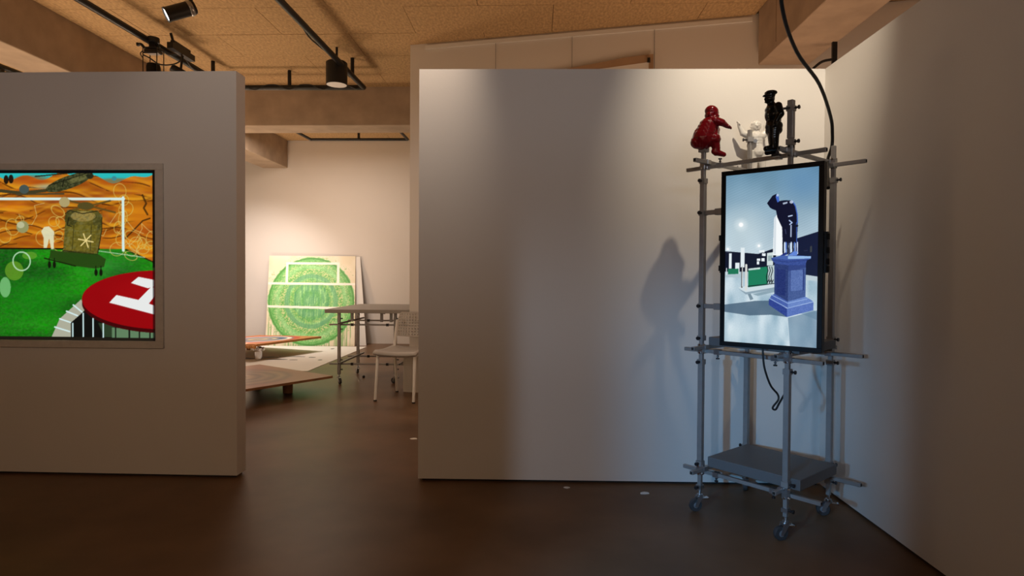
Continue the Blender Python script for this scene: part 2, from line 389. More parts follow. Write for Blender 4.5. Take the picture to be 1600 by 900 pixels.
# ------------------------------------------------------------------ video screen in the left partition
def video_picture():
    r = Ras(-230, 266, 245, 533, 1140, 640); X, Y = r.X, r.Y
    n1 = r.noise(20, 60); n2 = r.noise(90, 160); n3 = r.noise(8, 10); n4 = r.noise(200, 130)
    r.im[:] = (40, 190, 190)
    # dunes
    hor = 278 + 5 * np.sin(X / 23.) + 4 * np.sin(X / 9. + 1) - 5 * np.exp(-((X - 40) / 30) ** 2) - np.clip((X - 200) / 45, 0, 1) * 4
    du = Y > hor
    base = np.stack([192 + 50 * (n1 - .5) + 60 * (n3 - .5), 112 + 60 * (n1 - .5) + 40 * (n3 - .5), 14 + 20 * n2], -1)
    k = du[..., None]; r.im = np.where(k, base, r.im)
    for j in range(11):
        yy = 288 + j * 9.5 + (10 + j) * np.sin(X / (34 + 4 * j) + j * 1.7) + 3 * np.sin(X / 13. + j)
        sh_ = np.clip(1 - np.abs(Y - yy - 5) / 7, 0, 1) * du; r.put(sh_, (150, 74, 8), .5)
        r.put((np.abs(Y - yy) < .5 + .9 * n1) & (n1 > .42) & du, (74, 34, 6), .7)
        r.put(np.clip(1 - np.abs(Y - yy + 4) / 3.5, 0, 1) * du, (226, 158, 34), .5)
    for cx, cy, rx, ry in ((45, 282, 36, 10), (180, 284, 40, 7), (225, 345, 30, 30)): r.ell(cx, cy, rx, ry, (176, 74, 16), .6, soft=.5)
    r.ell(215, 335, 45, 30, (222, 142, 20), .6, soft=.7); r.ell(70, 292, 34, 7, (150, 170, 165), .65, soft=.8)
    r.line([(222, 305), (228, 318), (224, 325), (230, 335)], 3, (60, 34, 8), .8); r.line([(195, 372), (207, 360), (222, 345), (234, 341)], 2.4, (60, 34, 8), .8)
    # grass field
    gm = (Y > 389) & (Y > 389 + (X - 197) * 0.46)
    gcol = np.stack([8 + 26 * n2 + 12 * n3, 84 + 58 * n3 + 34 * (n4 - .5), 10 + 22 * n2], -1); r.im = np.where(gm[..., None], gcol, r.im)
    r.ell(165, 415, 60, 26, (60, 160, 60), .5, soft=.9); r.ell(45, 465, 70, 50, (20, 140, 20), .5, soft=.9)
    r.line([(-230, 389), (152, 389)], 2.6, (20, 16, 6)); r.line([(195, 390), (243, 411)], 2, (40, 30, 8))
    # net scribbles
    for j in range(46):
        cx, cy = rng.uniform(-225, 118), rng.uniform(320, 392)
        if j > 30: cx, cy = rng.uniform(165, 240), rng.uniform(365, 400)
        if j > 40: cx, cy = rng.uniform(178, 196), 285 + (j - 40) * 14
        r.ell(cx, cy, rng.uniform(5, 13), rng.uniform(5, 12), (214, 190, 96), .7, ring=.55, rot=rng.uniform(0, 3))
    for j in range(12):
        x = rng.uniform(-220, 220); p = [(x + t * rng.uniform(6, 12), 335 + 18 * math.sin(t + j) + j * 4) for t in range(6)]
        r.line(p, .9, (224, 206, 130), .7)
    # goal
    r.line([(-230, 311), (192, 311)], 4.2, (214, 238, 232)); r.line([(191, 309), (191, 391)], 4.2, (214, 238, 232))
    r.line([(150, 392), (225, 402)], 1.6, (190, 220, 190), .7)
    # helicopters
    r.ell(104, 285, 39, 10, (58, 62, 34), 1, rot=-.33); r.ell(120, 279, 18, 5, (120, 118, 66), .6, rot=-.33); r.line([(66, 298), (28, 302), (-30, 296)], 5, (66, 60, 34))
    r.line([(20, 304), (96, 303)], 2.5, (74, 64, 40)); r.ell(32, 296, 8, 7, (70, 84, 80)); r.ell(138, 275, 6, 5, (40, 44, 26))
    r.line([(50, 276), (112, 270)], 2, (40, 36, 20)); r.ell(3, 281, 4, 7, (30, 20, 10)); r.ell(11, 280, 4, 7, (30, 20, 10))
    r.line([(98, 312), (178, 332)], 3, (96, 74, 30), .9); r.line([(102, 330), (170, 314)], 3, (96, 74, 30), .9); r.ell(131, 322, 13, 6, (84, 74, 34))
    r.poly([(100, 334), (112, 328), (150, 329), (158, 338), (157, 356), (150, 396), (94, 396), (97, 358)], (98, 88, 30))
    r.ell(107, 342, 10, 12, (62, 60, 24), .9); r.ell(150, 345, 7, 14, (70, 68, 28), .9); r.ell(127, 338, 20, 8, (176, 150, 84), .7)
    r.poly([(104, 352), (150, 352), (145, 392), (98, 392)], (112, 100, 30), .8); r.line([(94, 392), (150, 398)], 2, (40, 42, 14))
    body = (X > 92) & (X < 160) & (Y > 328) & (Y < 397) & (X > 97 - (Y - 360) * .1) & (X < 158 - np.clip(Y - 356, 0, 60) * .17)
    r.put(body & (n4 > .62), (150, 134, 66), .2); r.put(body & (n4 < .36), (52, 50, 18), .22); r.put(body & (n2 > .68), (122, 128, 96), .25)
    r.line([(104, 340), (101, 352), (108, 354)], 1.6, (30, 30, 14)); r.line([(98, 334), (106, 329), (126, 334), (150, 330)], 1.4, (34, 32, 14)); r.line([(112, 352), (109, 390)], 1.2, (58, 54, 20)); r.line([(140, 352), (138, 392)], 1.2, (58, 54, 20)); r.line([(157, 340), (157, 358), (150, 396)], 1.4, (34, 32, 14))
    top = ((X - 104) * .946 - (Y - 285) * .324) ** 2 / 39 ** 2 + ((X - 104) * .324 + (Y - 285) * .946) ** 2 / 10 ** 2 < 1
    r.put(top & (n4 > .6), (132, 126, 84), .25); r.put(top & (n4 < .38), (24, 26, 14), .3); r.line([(72, 290), (136, 270)], 1.2, (20, 22, 12)); r.line([(96, 281), (94, 292)], 1.6, (24, 26, 14))
    for a in range(3): r.line([(131 + 12 * math.cos(a * 1.05 + .2), 376 + 11 * math.sin(a * 1.05 + .2)), (131 - 12 * math.cos(a * 1.05 + .2), 376 - 11 * math.sin(a * 1.05 + .2))], 1.8, (236, 214, 140))
    r.poly([(74, 391), (90, 393), (152, 398), (163, 405), (160, 417), (146, 420), (114, 416), (72, 404)], (38, 66, 18), .92)
    r.line([(64, 404), (114, 416)], 2, (20, 34, 8))
    for x, y in ((72, 414), (80, 414), (147, 426), (155, 426)): r.ell(x, y, 2.6, 5.5, (14, 22, 8)); r.line([(x, y - 10), (x, y)], 1.4, (14, 22, 8))
    # balls, discs and the pale figure
    r.ell(29, 355, 10, 9.5, (150, 150, 100)); r.ell(26, 352, 6, 5, (190, 190, 150)); r.ell(97, 316, 8.5, 8, (176, 160, 110)); r.ell(0, 450, 9, 16, (120, 190, 120), .9)
    r.ell(15, 424, 15, 15, (110, 160, 40), .75); r.ell(40, 400, 12, 6, (120, 170, 50), .6); r.ell(27, 409, 14, 14.5, (190, 226, 190), .9, ring=1); r.ell(177, 279, 4, 3.5, (60, 140, 150))
    r.poly([(59, 362), (64, 355), (72, 354), (80, 362), (79, 390), (75, 390), (72, 373), (68, 388), (63, 388), (63, 372)], (226, 226, 190), .92)
    # landing pad
    r.poly([(75, 527), (88, 499), (123, 468), (129, 484), (108, 510), (106, 530), (75, 530)], (176, 176, 156))
    for p in (((80, 512), (104, 519)), ((88, 499), (110, 506)), ((99, 487), (117, 494)), ((110, 477), (124, 488))): r.line(p, 2.2, (214, 240, 240))
    r.poly([(106, 505), (135, 480), (245, 505), (245, 530), (106, 530)], (12, 14, 12))
    r.poly([(150, 505), (245, 512), (245, 527), (160, 527)], (44, 62, 40))
    for x, y in ((109, 506), (126, 490), (142, 498), (158, 505)): r.line([(x, y), (x, 530)], 2, (206, 236, 236))
    r.poly([(172, 512), (240, 518), (240, 528), (172, 528)], (120, 160, 120), .7)
    for x in (178, 200, 216, 233): r.line([(x, 508), (x, 533)], 2.2, (10, 10, 10))
    r.ell(252, 474, 128, 46, (64, 4, 8)); r.ell(252, 468, 128, 46, (152, 4, 12)); r.ell(235, 455, 80, 26, (172, 8, 16), .6, soft=.8)
    Wc = (236, 238, 236)
    r.poly([(203, 442), (215, 432.4), (240, 437), (240, 447.5), (230, 450)], Wc)
    r.poly([(168, 473), (179.5, 461), (213, 468), (240, 477), (240, 491)], Wc)
    r.poly([(213, 470), (235, 448), (240, 449), (240, 463), (227, 480)], Wc)
    # letterbox and the shaded strip beside the projection
    r.put(Y < 271, (6, 6, 8)); r.put((Y > 527) & ~((X > 150) & (Y < 528)), (28, 24, 18))
    r.put(X > 238.0, (10, 5, 5), .62); r.put((X > 238.0) & (Y < 418), (4, 3, 3), .9)
    return r.down()
vid = thing('video_screen', 'video projection screen with desert, green pitch and red landing pad in left partition', 'screen', ((SX0 + SX1) / 2, 3.317, 0))
hx = (SX1 - SX0) / 2
picture('screen_panel', video_picture(), (-hx, 0.004, SZ1), (2 * hx, 0, 0), (0, 0, SZ0 - SZ1), screen_mat('video_light', 0.95), vid)
M['frame'] = mat('painted_frame', (0.62, 0.565, 0.50), 0.65, noise=0.06, scale=30)
fwid = 0.044
for a, b in (((-hx - fwid, -0.014, SZ1), (hx + fwid, 0.0, SZ1 + .036)), ((-hx - fwid, -0.014, SZ0 - .04), (hx + fwid, 0.0, SZ0)),
             ((hx, -0.014, SZ0), (hx + fwid, 0.0, SZ1)), ((-hx - fwid, -0.014, SZ0), (-hx, 0.0, SZ1))):
    bevel(MB().box(a, b).build('frame_rail', M['frame'], vid), 0.002)

# ------------------------------------------------------------------ casters, clamps and tubes shared by tower and table
def caster_meshes(r):
    wheel = MB().lathe([(r * .45, -.0105), (r * .92, -.0105), (r, -.006), (r, .006), (r * .92, .0105), (r * .45, .0105), (r * .45, -.0105)], 20)
    hub = MB().lathe([(0.0001, -.009), (r * .45, -.009), (r * .45, .009), (0.0001, .009)], 16)
    fork = MB(); h = r * 2 + .012
    fork.box((-.016, -.0165, h - .004), (.016, .0165, h)); fork.cyl((0, 0, h), (0, 0, h + .03), .006, 10); fork.cyl((0, 0, h), (0, 0, h + .008), .014, 12)
    for s_ in (-1, 1): fork.add(*quadbox([(-.012, h), (.014, h), (.03, r - .006), (.018, r - .01)], s_ * .0135, .003))
    brake = MB().box((-.042, -.011, h - .016), (-.012, .011, h - .010)); brake.cyl((-.04, -.012, h - .013), (-.04, .012, h - .013), .005, 8)
    return (wheel.mesh('wheel', M['tyre'], True), hub.mesh('hub', M['wheelhub'], True), fork.mesh('caster', M['bracket']), brake.mesh('brake', M['chrome']), h)
def quadbox(poly, yc, t):
    n = len(poly); vs_ = [(x, yc - t / 2, z) for x, z in poly] + [(x, yc + t / 2, z) for x, z in poly]
    return vs_, [tuple(range(n)), tuple(range(n, 2 * n))[::-1]] + [(k, n + k, n + (k + 1) % n, (k + 1) % n) for k in range(n)]
CM = caster_meshes(0.031)
def add_caster(parent, x, y, rz):
    c = link('caster', CM[2], parent, (x, y, 0)); c.rotation_euler = (0, 0, rz)
    RX = (math.pi / 2, 0, 0)
    for nm, me in (('wheel', CM[0]), ('hub', CM[1])):
        o = link(nm, me, c, (.022, 0, 0.031)); o.rotation_euler = RX
    link('brake', CM[3], c)
    return c
T = 0.0185    # tube size
clamp_me = MB().box((-.0150, -.0150, -.012), (.0150, .0150, .012)).mesh('clamp', M['alu'])
thin_me = MB().box((-.0140, -.0140, -.009), (.0140, .0140, .009)).mesh('clamp', M['bracket'])
sc_ = MB().cyl((0, 0, 0), (.016, 0, 0), .0035, 8); sc_.cyl((.006, 0, 0), (.009, 0, 0), .0065, 8); sc_.cyl((.016, 0, 0), (.022, 0, 0), .0085, 10)
screw_me = sc_.mesh('thumb_screw', M['screw'])
bolt_me = MB().cyl((0, 0, 0), (.004, 0, 0), .005, 8).mesh('bolt', M['chrome'])
def clamp(parent, x, y, z, rz, me=clamp_me, sc=screw_me):
    c = link('clamp', me, parent, (x, y, z)); link('thumb_screw' if sc is screw_me else 'bolt', sc, c, (.0140, 0, 0)); c.rotation_euler = (0, 0, rz); return c
def bar(parent, axis, pos, z, a, b, t=0.0175, name='crossbar'):
    mb = MB(); es = []; h = t / 2
    if axis == 'x':
        mb.box((a, pos - h, z - h), (b, pos + h, z + h))
        for q in (a, b): es.append(MB().box((q - .0012, pos - h + .003, z - h + .003), (q + .0012, pos + h - .003, z + h - .003)))
    else:
        mb.box((pos - h, a, z - h), (pos + h, b, z + h))
        for q in (a, b): es.append(MB().box((pos - h + .003, q - .0012, z - h + .003), (pos + h - .003, q + .0012, z + h - .003)))
    o = bevel(mb.build(name, M['alu'], parent), 0.0015, 1); [e.build('end_opening', M['dark'], o) for e in es]; return o

# ------------------------------------------------------------------ display tower
TH = math.radians(42); tw_c = (1.096, 2.957); HA = 0.21
tw = thing('display_tower', 'wheeled square tower of grey metal tubes holding the television in the corner', 'rack', (tw_c[0], tw_c[1], 0), TH)
posts = dict(F=(-HA, -HA, 1.876), R=(HA, -HA, 1.743), L=(-HA, HA, 1.738), B=(HA, HA, 1.893))
for k, (x, y, zt) in posts.items():
    pb = MB(); pb.box((x - T / 2, y - T / 2, .10), (x + T / 2, y + T / 2, zt))
    for z0, z1 in ((.245, .715), (.835, 1.575)):
        if k == 'B' and z0 > .5: continue
        pb.box((x - .0122, y - .0122, z0), (x + .0122, y + .0122, z1))
    if k == 'F': pb.box((x - .0122, y - .0122, 1.715), (x + .0122, y + .0122, zt + .001))
    bevel(pb.build('post', M['alu'], tw), 0.0015, 1)
sgn = dict(F=0.7 * math.pi, R=-0.5 * math.pi, L=math.pi, B=0)
sdir = dict(F=-math.pi / 2, R=-math.pi / 2, L=math.pi, B=math.pi / 2)
for k, zs in dict(L=(1.583, .834, .72, .232), F=(1.842, 1.700, .723, .24), R=(1.582, .837, .728, .25), B=(.835, .72, .24)).items():
    x, y, zt = posts[k]
    for z in zs: clamp(tw, x, y, z, sdir[k])
for k, zs in dict(L=(.118,), F=(.129,), R=(.165,)).items():
    x, y, zt = posts[k]
    for z in zs: clamp(tw, x, y, z, sdir[k], thin_me, screw_me)
casters_rz = dict(F=math.radians(150), L=math.radians(150), R=math.radians(120), B=math.radians(30))
for k, (x, y, zt) in posts.items(): add_caster(tw, x, y, casters_rz[k])
IN = HA - 0.0205
for z in (1.650, 0.772, 0.190):
    zu = z + .019
    bar(tw, 'y', -IN, z, -HA - .14, HA + .105)          # front-left face
    bar(tw, 'y', IN, z, -HA - .15, HA + (.05 if z > .5 else .03))
    bar(tw, 'x', -IN, zu, -HA - .065, HA + .10)
    bar(tw, 'x', IN, zu, -HA - .105, HA + .02)
    for k, (x, y, zt) in posts.items():
        j = MB(); j.cbox((x, y, z + .011), (.026, .026, .046)); sx, sy = (-1 if x > 0 else 1), (-1 if y > 0 else 1)
        j.cbox((x + sx * .021, y, z - .001), (.024, .03, .022)); j.cbox((x, y + sy * .021, zu + .001), (.03, .024, .022))
        jo = bevel(j.build('joint_bracket', M['bracket'], tw), 0.0015, 1)
        for dz in (-.008, .03): o = link('bolt', bolt_me, jo, (x - .013, y, z + dz)); o.rotation_euler = (0, 0, math.pi)
        for dz in (-.008, .03): o = link('bolt', bolt_me, jo, (x, y - .013, z + dz)); o.rotation_euler = (0, 0, -math.pi / 2)
    # sliding clamps on the front bars
    for yy, up in ((HA - .075, z > 1.2), (-HA + .065, z > 1.2)):
        c = MB().cbox((-IN, yy, z), (.026, .028, .024)).build('clamp', M['bracket'], tw)
        s2 = link('thumb_screw', screw_me, c, (-IN, yy, z + (.012 if up else -.012))); s2.rotation_euler = (0, -math.pi / 2 if up else math.pi / 2, 0)
for z0, z1, xa, xb, ya_, yb_ in ((.2180, .266, -.192, .17, -.262, .182), (.8000, .840, -.19, .17, -.25, .185)):
    bevel(MB().box((xa, ya_, z0), (xb, yb_, z1)).build('shelf_board', M['shelf'], tw), 0.003)
# arms that reach from the left post to the television
for z in (1.431, .988):
    x, y = -HA, HA
    c = clamp(tw, x, y, z, math.pi)
    arm = MB(); arm.box((x - .010, y - .185, z - .0105), (x + .010, y - .016, z + .0105)); arm.cbox((x, y - .105, z), (.031, .07, .03))
    ao = bevel(arm.build('mounting_arm', M['alu'], tw), 0.0015, 1)
    s2 = link('thumb_screw', screw_me, ao, (x, y - .12, z - .014)); s2.rotation_euler = (0, math.pi / 2, 0)

# ------------------------------------------------------------------ television
tp0, tp1 = Vector((0.824, 2.765, 0)), Vector((1.150, 2.501, 0)); TZ0, TZ1 = 0.822, 1.5915
tyaw = math.atan2(tp1.y - tp0.y, tp1.x - tp0.x); tvw = (tp1 - tp0).length; mid = (tp0 + tp1) / 2
tv = thing('television', 'upright flat television showing a bowed dark statue at a petrol station', 'television', (mid.x, mid.y, 0), tyaw)
def tv_picture():
    r = Ras(0, 0, 1, 1, 560, 960); U, V = r.X, r.Y
    S_ = U * 2.56 / (2.86 + U * (2.56 - 2.86)); S_ = U * 2.57 / ((1 - U) * 2.85 + U * 2.57)
    X = 95 + 411 * S_; top = 92 - 44 * S_; bot = 833 + 27 * S_; Y = top + (bot - top) * V
    r.X, r.Y = X, Y
    n1 = r.noise(6, 10); n2 = r.noise(60, 100); n3 = r.noise(200, 300); n4 = r.noise(14, 12)
    t = np.clip((Y - 60) / 380, 0, 1)
    r.im = np.stack([100 + 90 * t, 140 + 68 * t, 166 + 52 * t], -1) + ((np.sin((Y + X * .45) * .55) * 4 + (n1 - .5) * 14)[..., None])
    r.ell(440, 120, 150, 130, (98, 142, 182), .6, soft=.8); r.ell(170, 330, 130, 130, (206, 222, 226), .6, soft=.9)
    # ground
    g = Y > 528
    gc = np.stack([140 + 70 * n4 + 14 * n3, 170 + 54 * n4 + 14 * n3, 188 + 44 * n4 + 12 * n3], -1); r.im = np.where(g[..., None], gc, r.im)
    r.poly([(93, 668), (230, 650), (300, 648), (372, 722), (300, 712), (205, 716), (93, 700)], (66, 90, 112), .8)
    r.poly([(372, 722), (420, 700), (507, 735), (507, 700), (490, 690), (440, 690)], (120, 150, 172), .6)
    r.poly([(375, 725), (507, 690), (507, 862), (385, 852)], (86, 116, 142), .6); r.ell(300, 790, 170, 60, (170, 196, 210), .5, soft=.9)
    r.ell(150, 800, 60, 50, (206, 224, 230), .6, soft=.9)
    r.line([(374, 722), (385, 852)], 2, (206, 222, 230)); r.line([(322, 788), (385, 850)], 1.6, (200, 214, 220), .8)
    r.poly([(195, 618), (208, 616), (222, 642), (208, 648)], (96, 120, 136), .8); r.poly([(218, 620), (312, 598), (316, 610), (240, 628)], (120, 146, 160), .7)
    # dark surroundings
    r.poly([(93, 428), (240, 440), (318, 412), (322, 560), (93, 532)], (14, 20, 40)); r.poly([(93, 520), (300, 520), (300, 552), (93, 545)], (172, 192, 202))
    r.poly([(412, 369), (507, 338), (507, 545), (412, 530)], (14, 22, 52)); r.poly([(450, 532), (507, 540), (507, 560), (452, 556)], (188, 204, 212))
    r.poly([(470, 405), (478, 403), (478, 430), (470, 432)], (60, 64, 66)); r.line([(443, 425), (458, 423)], 3, (46, 52, 80))
    # columns, signs and pumps
    for x0, y0, x1, y1 in ((112, 438, 124, 506), (163, 412, 180, 500), (140, 480, 158, 530)): r.poly([(x0, y0), (x1, y0), (x1, y1), (x0, y1)], (226, 236, 240))
    for x, y, a, b in ((256, 428, 12, 5), (265, 443, 8, 6), (242, 466, 7, 5), (262, 466, 7, 7), (240, 480, 5, 7)): r.poly([(x - a, y - b), (x + a, y - b), (x + a, y + b), (x - a, y + b)], (232, 240, 244))
    r.poly([(280, 436), (306, 432), (306, 490), (280, 492)], (206, 220, 220)); r.poly([(284, 448), (302, 446), (302, 470), (284, 472)], (150, 170, 172))
    r.poly([(108, 508), (155, 506), (155, 530), (108, 532)], (28, 116, 84)); r.line([(102, 505), (102, 534)], 3, (220, 230, 232))
    r.poly([(155, 590), (300, 568), (318, 576), (318, 596), (188, 620)], (206, 220, 226)); r.poly([(155, 596), (188, 612), (318, 588), (318, 598), (188, 622)], (140, 162, 176))
    r.poly([(198, 506), (284, 496), (284, 578), (198, 590)], (26, 124, 88)); r.poly([(198, 506), (250, 500), (250, 508), (198, 514)], (196, 220, 214))
    r.poly([(284, 494), (314, 490), (314, 572), (284, 578)], (186, 204, 206))
    for x in (281, 291, 301): r.line([(x, 498), (x + 4, 515), (x - 3, 540), (x + 1, 570), (x + 7, 556)], 3.6, (10, 14, 20))
    r.line([(170, 500), (170, 590)], 5, (70, 60, 56)); r.line([(188, 490), (188, 600)], 9, (216, 216, 212)); r.line([(172, 490), (172, 585)], 3, (222, 226, 224)); r.line([(198, 585), (312, 572)], 4, (18, 24, 34))
    # lamps under the canopy
    for x, y, q in ((163, 310, 12), (243, 404, 7), (107, 419, 6)): r.ell(x, y, q * 3, q * 3, (236, 244, 246), .7, soft=1); r.ell(x, y, q, q, (255, 255, 255), soft=.4)
    # pale pillar behind the statue
    r.poly([(308, 280), (322, 262), (346, 300), (352, 446), (305, 446)], (244, 248, 250)); r.poly([(308, 280), (318, 266), (318, 440), (308, 440)], (206, 216, 224), .8)
    # statue
    K_ = (10, 14, 40); Bl = (66, 104, 196); Wh = (214, 228, 250)
    r.poly([(276, 214), (300, 180), (318, 171), (327, 180), (330, 204), (352, 200), (384, 201), (398, 216), (408, 244), (413, 290), (412, 392), (347, 390), (344, 322), (322, 276), (316, 246), (300, 240), (290, 234)], K_)
    r.poly([(318, 172), (327, 180), (330, 206), (322, 210), (314, 186)], Bl); r.ell(322, 178, 5, 6, Wh, .7)
    r.line([(388, 204), (402, 226), (410, 262), (412, 300)], 5, Bl, .9); r.ell(384, 208, 8, 7, Wh, .8); r.poly([(345, 212), (366, 207), (366, 214), (348, 219)], Wh, .8)
    r.line([(372, 272), (388, 268)], 5, (190, 208, 240)); r.line([(376, 290), (388, 300), (378, 308)], 5, (176, 196, 236)); r.line([(384, 312), (384, 362)], 5, (200, 214, 244), .85); r.line([(408, 300), (410, 390)], 4, Bl, .8)
    r.ell(410, 314, 6, 5, K_); r.line([(358, 330), (362, 350)], 3, (90, 100, 140), .6)
    for x, c in ((350, K_), (357, Wh), (363, Bl), (370, K_), (377, (20, 28, 80)), (386, Wh), (393, K_), (400, Bl), (408, (30, 44, 110)), (413, (200, 214, 240))): r.line([(x, 388), (x + 1, 438)], 7 if c == K_ else 5, c)
    r.poly([(336, 448), (362, 432), (372, 440), (352, 448)], (30, 44, 120)); r.poly([(370, 446), (396, 428), (414, 428), (412, 446)], (96, 132, 214)); r.line([(372, 444), (392, 430)], 2.5, K_)
    # plinth
    a, b = (42, 58, 112), (68, 90, 146); tex = (n3 - .5)[..., None] * 26
    def face(pts, c):
        before = r.im.copy(); ins = r.poly(pts, c); r.im = np.where(ins[..., None], r.im + tex, before)
    face([(312, 482), (374, 486), (374, 656), (314, 640)], a); face([(374, 486), (452, 484), (452, 636), (374, 656)], b)
    face([(322, 506), (362, 512), (362, 628), (322, 618)], (32, 46, 106)); face([(384, 512), (442, 508), (442, 600), (384, 606)], (88, 112, 172))
    r.line([(384, 606), (384, 512), (442, 508)], 2, (40, 56, 118)); r.line([(442, 508), (442, 600)], 5, (36, 52, 116)); r.poly([(374, 488), (452, 486), (452, 500), (374, 516)], (40, 56, 120), .7)
    face([(297, 458), (372, 466), (474, 452), (474, 460), (456, 468), (450, 488), (374, 490), (318, 484), (304, 472)], (54, 76, 146))
    r.poly([(297, 458), (340, 447), (420, 446), (474, 450), (474, 460), (372, 466)], (70, 96, 168)); r.poly([(372, 449), (474, 449), (474, 459), (372, 462)], (150, 186, 232)); r.line([(300, 468), (374, 476), (458, 466)], 1.6, (30, 44, 100))
    face([(300, 626), (314, 618), (374, 652), (374, 684), (292, 644)], (70, 94, 168)); face([(374, 652), (452, 630), (474, 642), (488, 652), (374, 684)], (104, 132, 196))
    r.line([(300, 622), (374, 660), (460, 640)], 3, (150, 178, 226)); r.line([(292, 638), (374, 682), (488, 652)], 2.6, (160, 186, 230))
    face([(290, 640), (371, 684), (371, 722), (290, 668)], (44, 64, 140)); face([(371, 684), (488, 654), (488, 690), (371, 722)], (88, 114, 184))
    # camera pixels of the panel edge stay dark
    return r.down()
bz = 0.020
MB().box((-tvw / 2, 0.002, TZ0), (tvw / 2, .034, TZ1)).build('housing', M['plastic'], tv)
bzl = MB()
for a_, b_ in (((-tvw / 2, 0, TZ0), (tvw / 2, .004, TZ0 + bz)), ((-tvw / 2, 0, TZ1 - bz), (tvw / 2, .004, TZ1)), ((-tvw / 2, 0, TZ0 + bz), (-tvw / 2 + bz, .004, TZ1 - bz)), ((tvw / 2 - bz, 0, TZ0 + bz), (tvw / 2, .004, TZ1 - bz))): bzl.box((a_[0], a_[1] - .004, a_[2]), b_)
bevel(bzl.build('bezel', M['plastic'], tv), 0.001, 1)
picture('screen_panel', tv_picture(), (-tvw / 2 + bz, 0.0005, TZ1 - bz), (tvw - 2 * bz, 0, 0), (0, 0, TZ0 - TZ1 + 2 * bz), screen_mat('tv_light', 1.0), tv)
br = MB()
for s_ in (-1, 1):
    br.box((s_ * tvw / 2 - .010, .012, 1.145), (s_ * tvw / 2 + .012, .038, 1.31))
    for z in ((1.16, 1.19, 1.235, 1.29) if s_ > 0 else (1.165, 1.30)): br.cyl((s_ * (tvw / 2 + .004), .02, z - .012), (s_ * (tvw / 2 + .004), .02, z + .012), .014, 10)
br.box((-tvw / 2, .034, 1.18), (tvw / 2, .044, 1.24)); br.box((-tvw / 2 + .02, .034, .95), (-tvw / 2 + .06, .052, 1.45))
br.build('mounting_bracket', M['plastic'], tv)

# cables of the television
tag(MB().tube(smooth_path([(0.72, 1.95, 2.92), (0.86, 2.22, 2.25), (0.905, 2.32, 2.115), (1.034, 2.5, 2.022), (1.213, 2.7, 1.957), (1.357, 2.90, 1.868), (1.392, 2.955, 1.80), (1.398, 2.972, 1.745), (1.372, 2.955, 1.68), (1.30, 2.80, 1.60), (1.22, 2.62, 1.50)]), 0.0075, 10).build('power_cable', M['cable'], smooth=True),
    'thick black cable hanging from the ceiling down behind the television', 'cable')
def tvp(px, z, y): return None
tag(MB().tube(smooth_path([(0.985, 2.70, .90), (0.99, 2.70, .80), (1.00, 2.705, .73), (1.03, 2.715, .655), (1.063, 2.72, .615), (1.066, 2.72, .59), (1.045, 2.715, .565), (1.040, 2.712, .553), (1.052, 2.71, .550), (1.068, 2.715, .575), (1.10, 2.73, .62)]), 0.0045, 8).build('power_cable', M['cable'], smooth=True),
    'thin black cable dangling below the television', 'cable')

# ------------------------------------------------------------------ figurines on the tower
def figure(name, label, parts, material, vox=0.0024, smooth_it=3):
    bm = bmesh.new()
    def ball(p, r): bmesh.ops.create_icosphere(bm, subdivisions=2, radius=r, matrix=Matrix.Translation(p))
    for q in parts:
        if len(q) == 2:      # ellipsoid: centre, (rx, ry, rz)
            c, rad = q; bmesh.ops.create_icosphere(bm, subdivisions=3, radius=1, matrix=Matrix.Translation(c) @ Matrix.Diagonal((*rad, 1)))
        else:
            p0, p1, ra, rb = q; p0 = Vector(p0); p1 = Vector(p1); n = max(2, int((p1 - p0).length / (min(ra, rb) * .5)) + 1)
            for i in range(n + 1): t = i / n; ball(p0.lerp(p1, t), ra + (rb - ra) * t)
    me = bpy.data.meshes.new(name); bm.to_mesh(me); bm.free()
    tmp = bpy.data.objects.new('tmp', me); COL.objects.link(tmp)
    md = tmp.modifiers.new('r', 'REMESH'); md.mode = 'VOXEL'; md.voxel_size = vox
    s = tmp.modifiers.new('s', 'SMOOTH'); s.iterations = smooth_it; s.factor = .5
    dg = bpy.context.evaluated_depsgraph_get(); out = bpy.data.meshes.new_from_object(tmp.evaluated_get(dg))
    bpy.data.objects.remove(tmp); bpy.data.meshes.remove(me)
    out.name = name; out.materials.clear(); out.materials.append(material)
    for p in out.polygons: p.use_smooth = True
    return tag(link(name, out), label, 'figurine')
def hand(p, d, up, side, L=.013, r=.0026):
    """palm and five fingers at p pointing along d"""
    p = Vector(p); d = Vector(d).normalized(); s_ = Vector(side).normalized(); u = Vector(up).normalized(); out = [(p, p + d * L * .7, .0085, .0095)]
    for k, l in ((-1.5, .75), (-.5, .95), (.5, 1.0), (1.5, .85)):
        b = p + d * L * .7 + s_ * k * .0042; mdl = b + d * L * .5 * l; out += [(b, mdl, r, r * .95), (mdl, mdl + (d * .7 - u * .5) * L * .45 * l, r * .95, r * .8)]
    out.append((p + d * .002 + s_ * -.006, p + d * L * .6 - s_ * .0125, r, r * .85)); return out
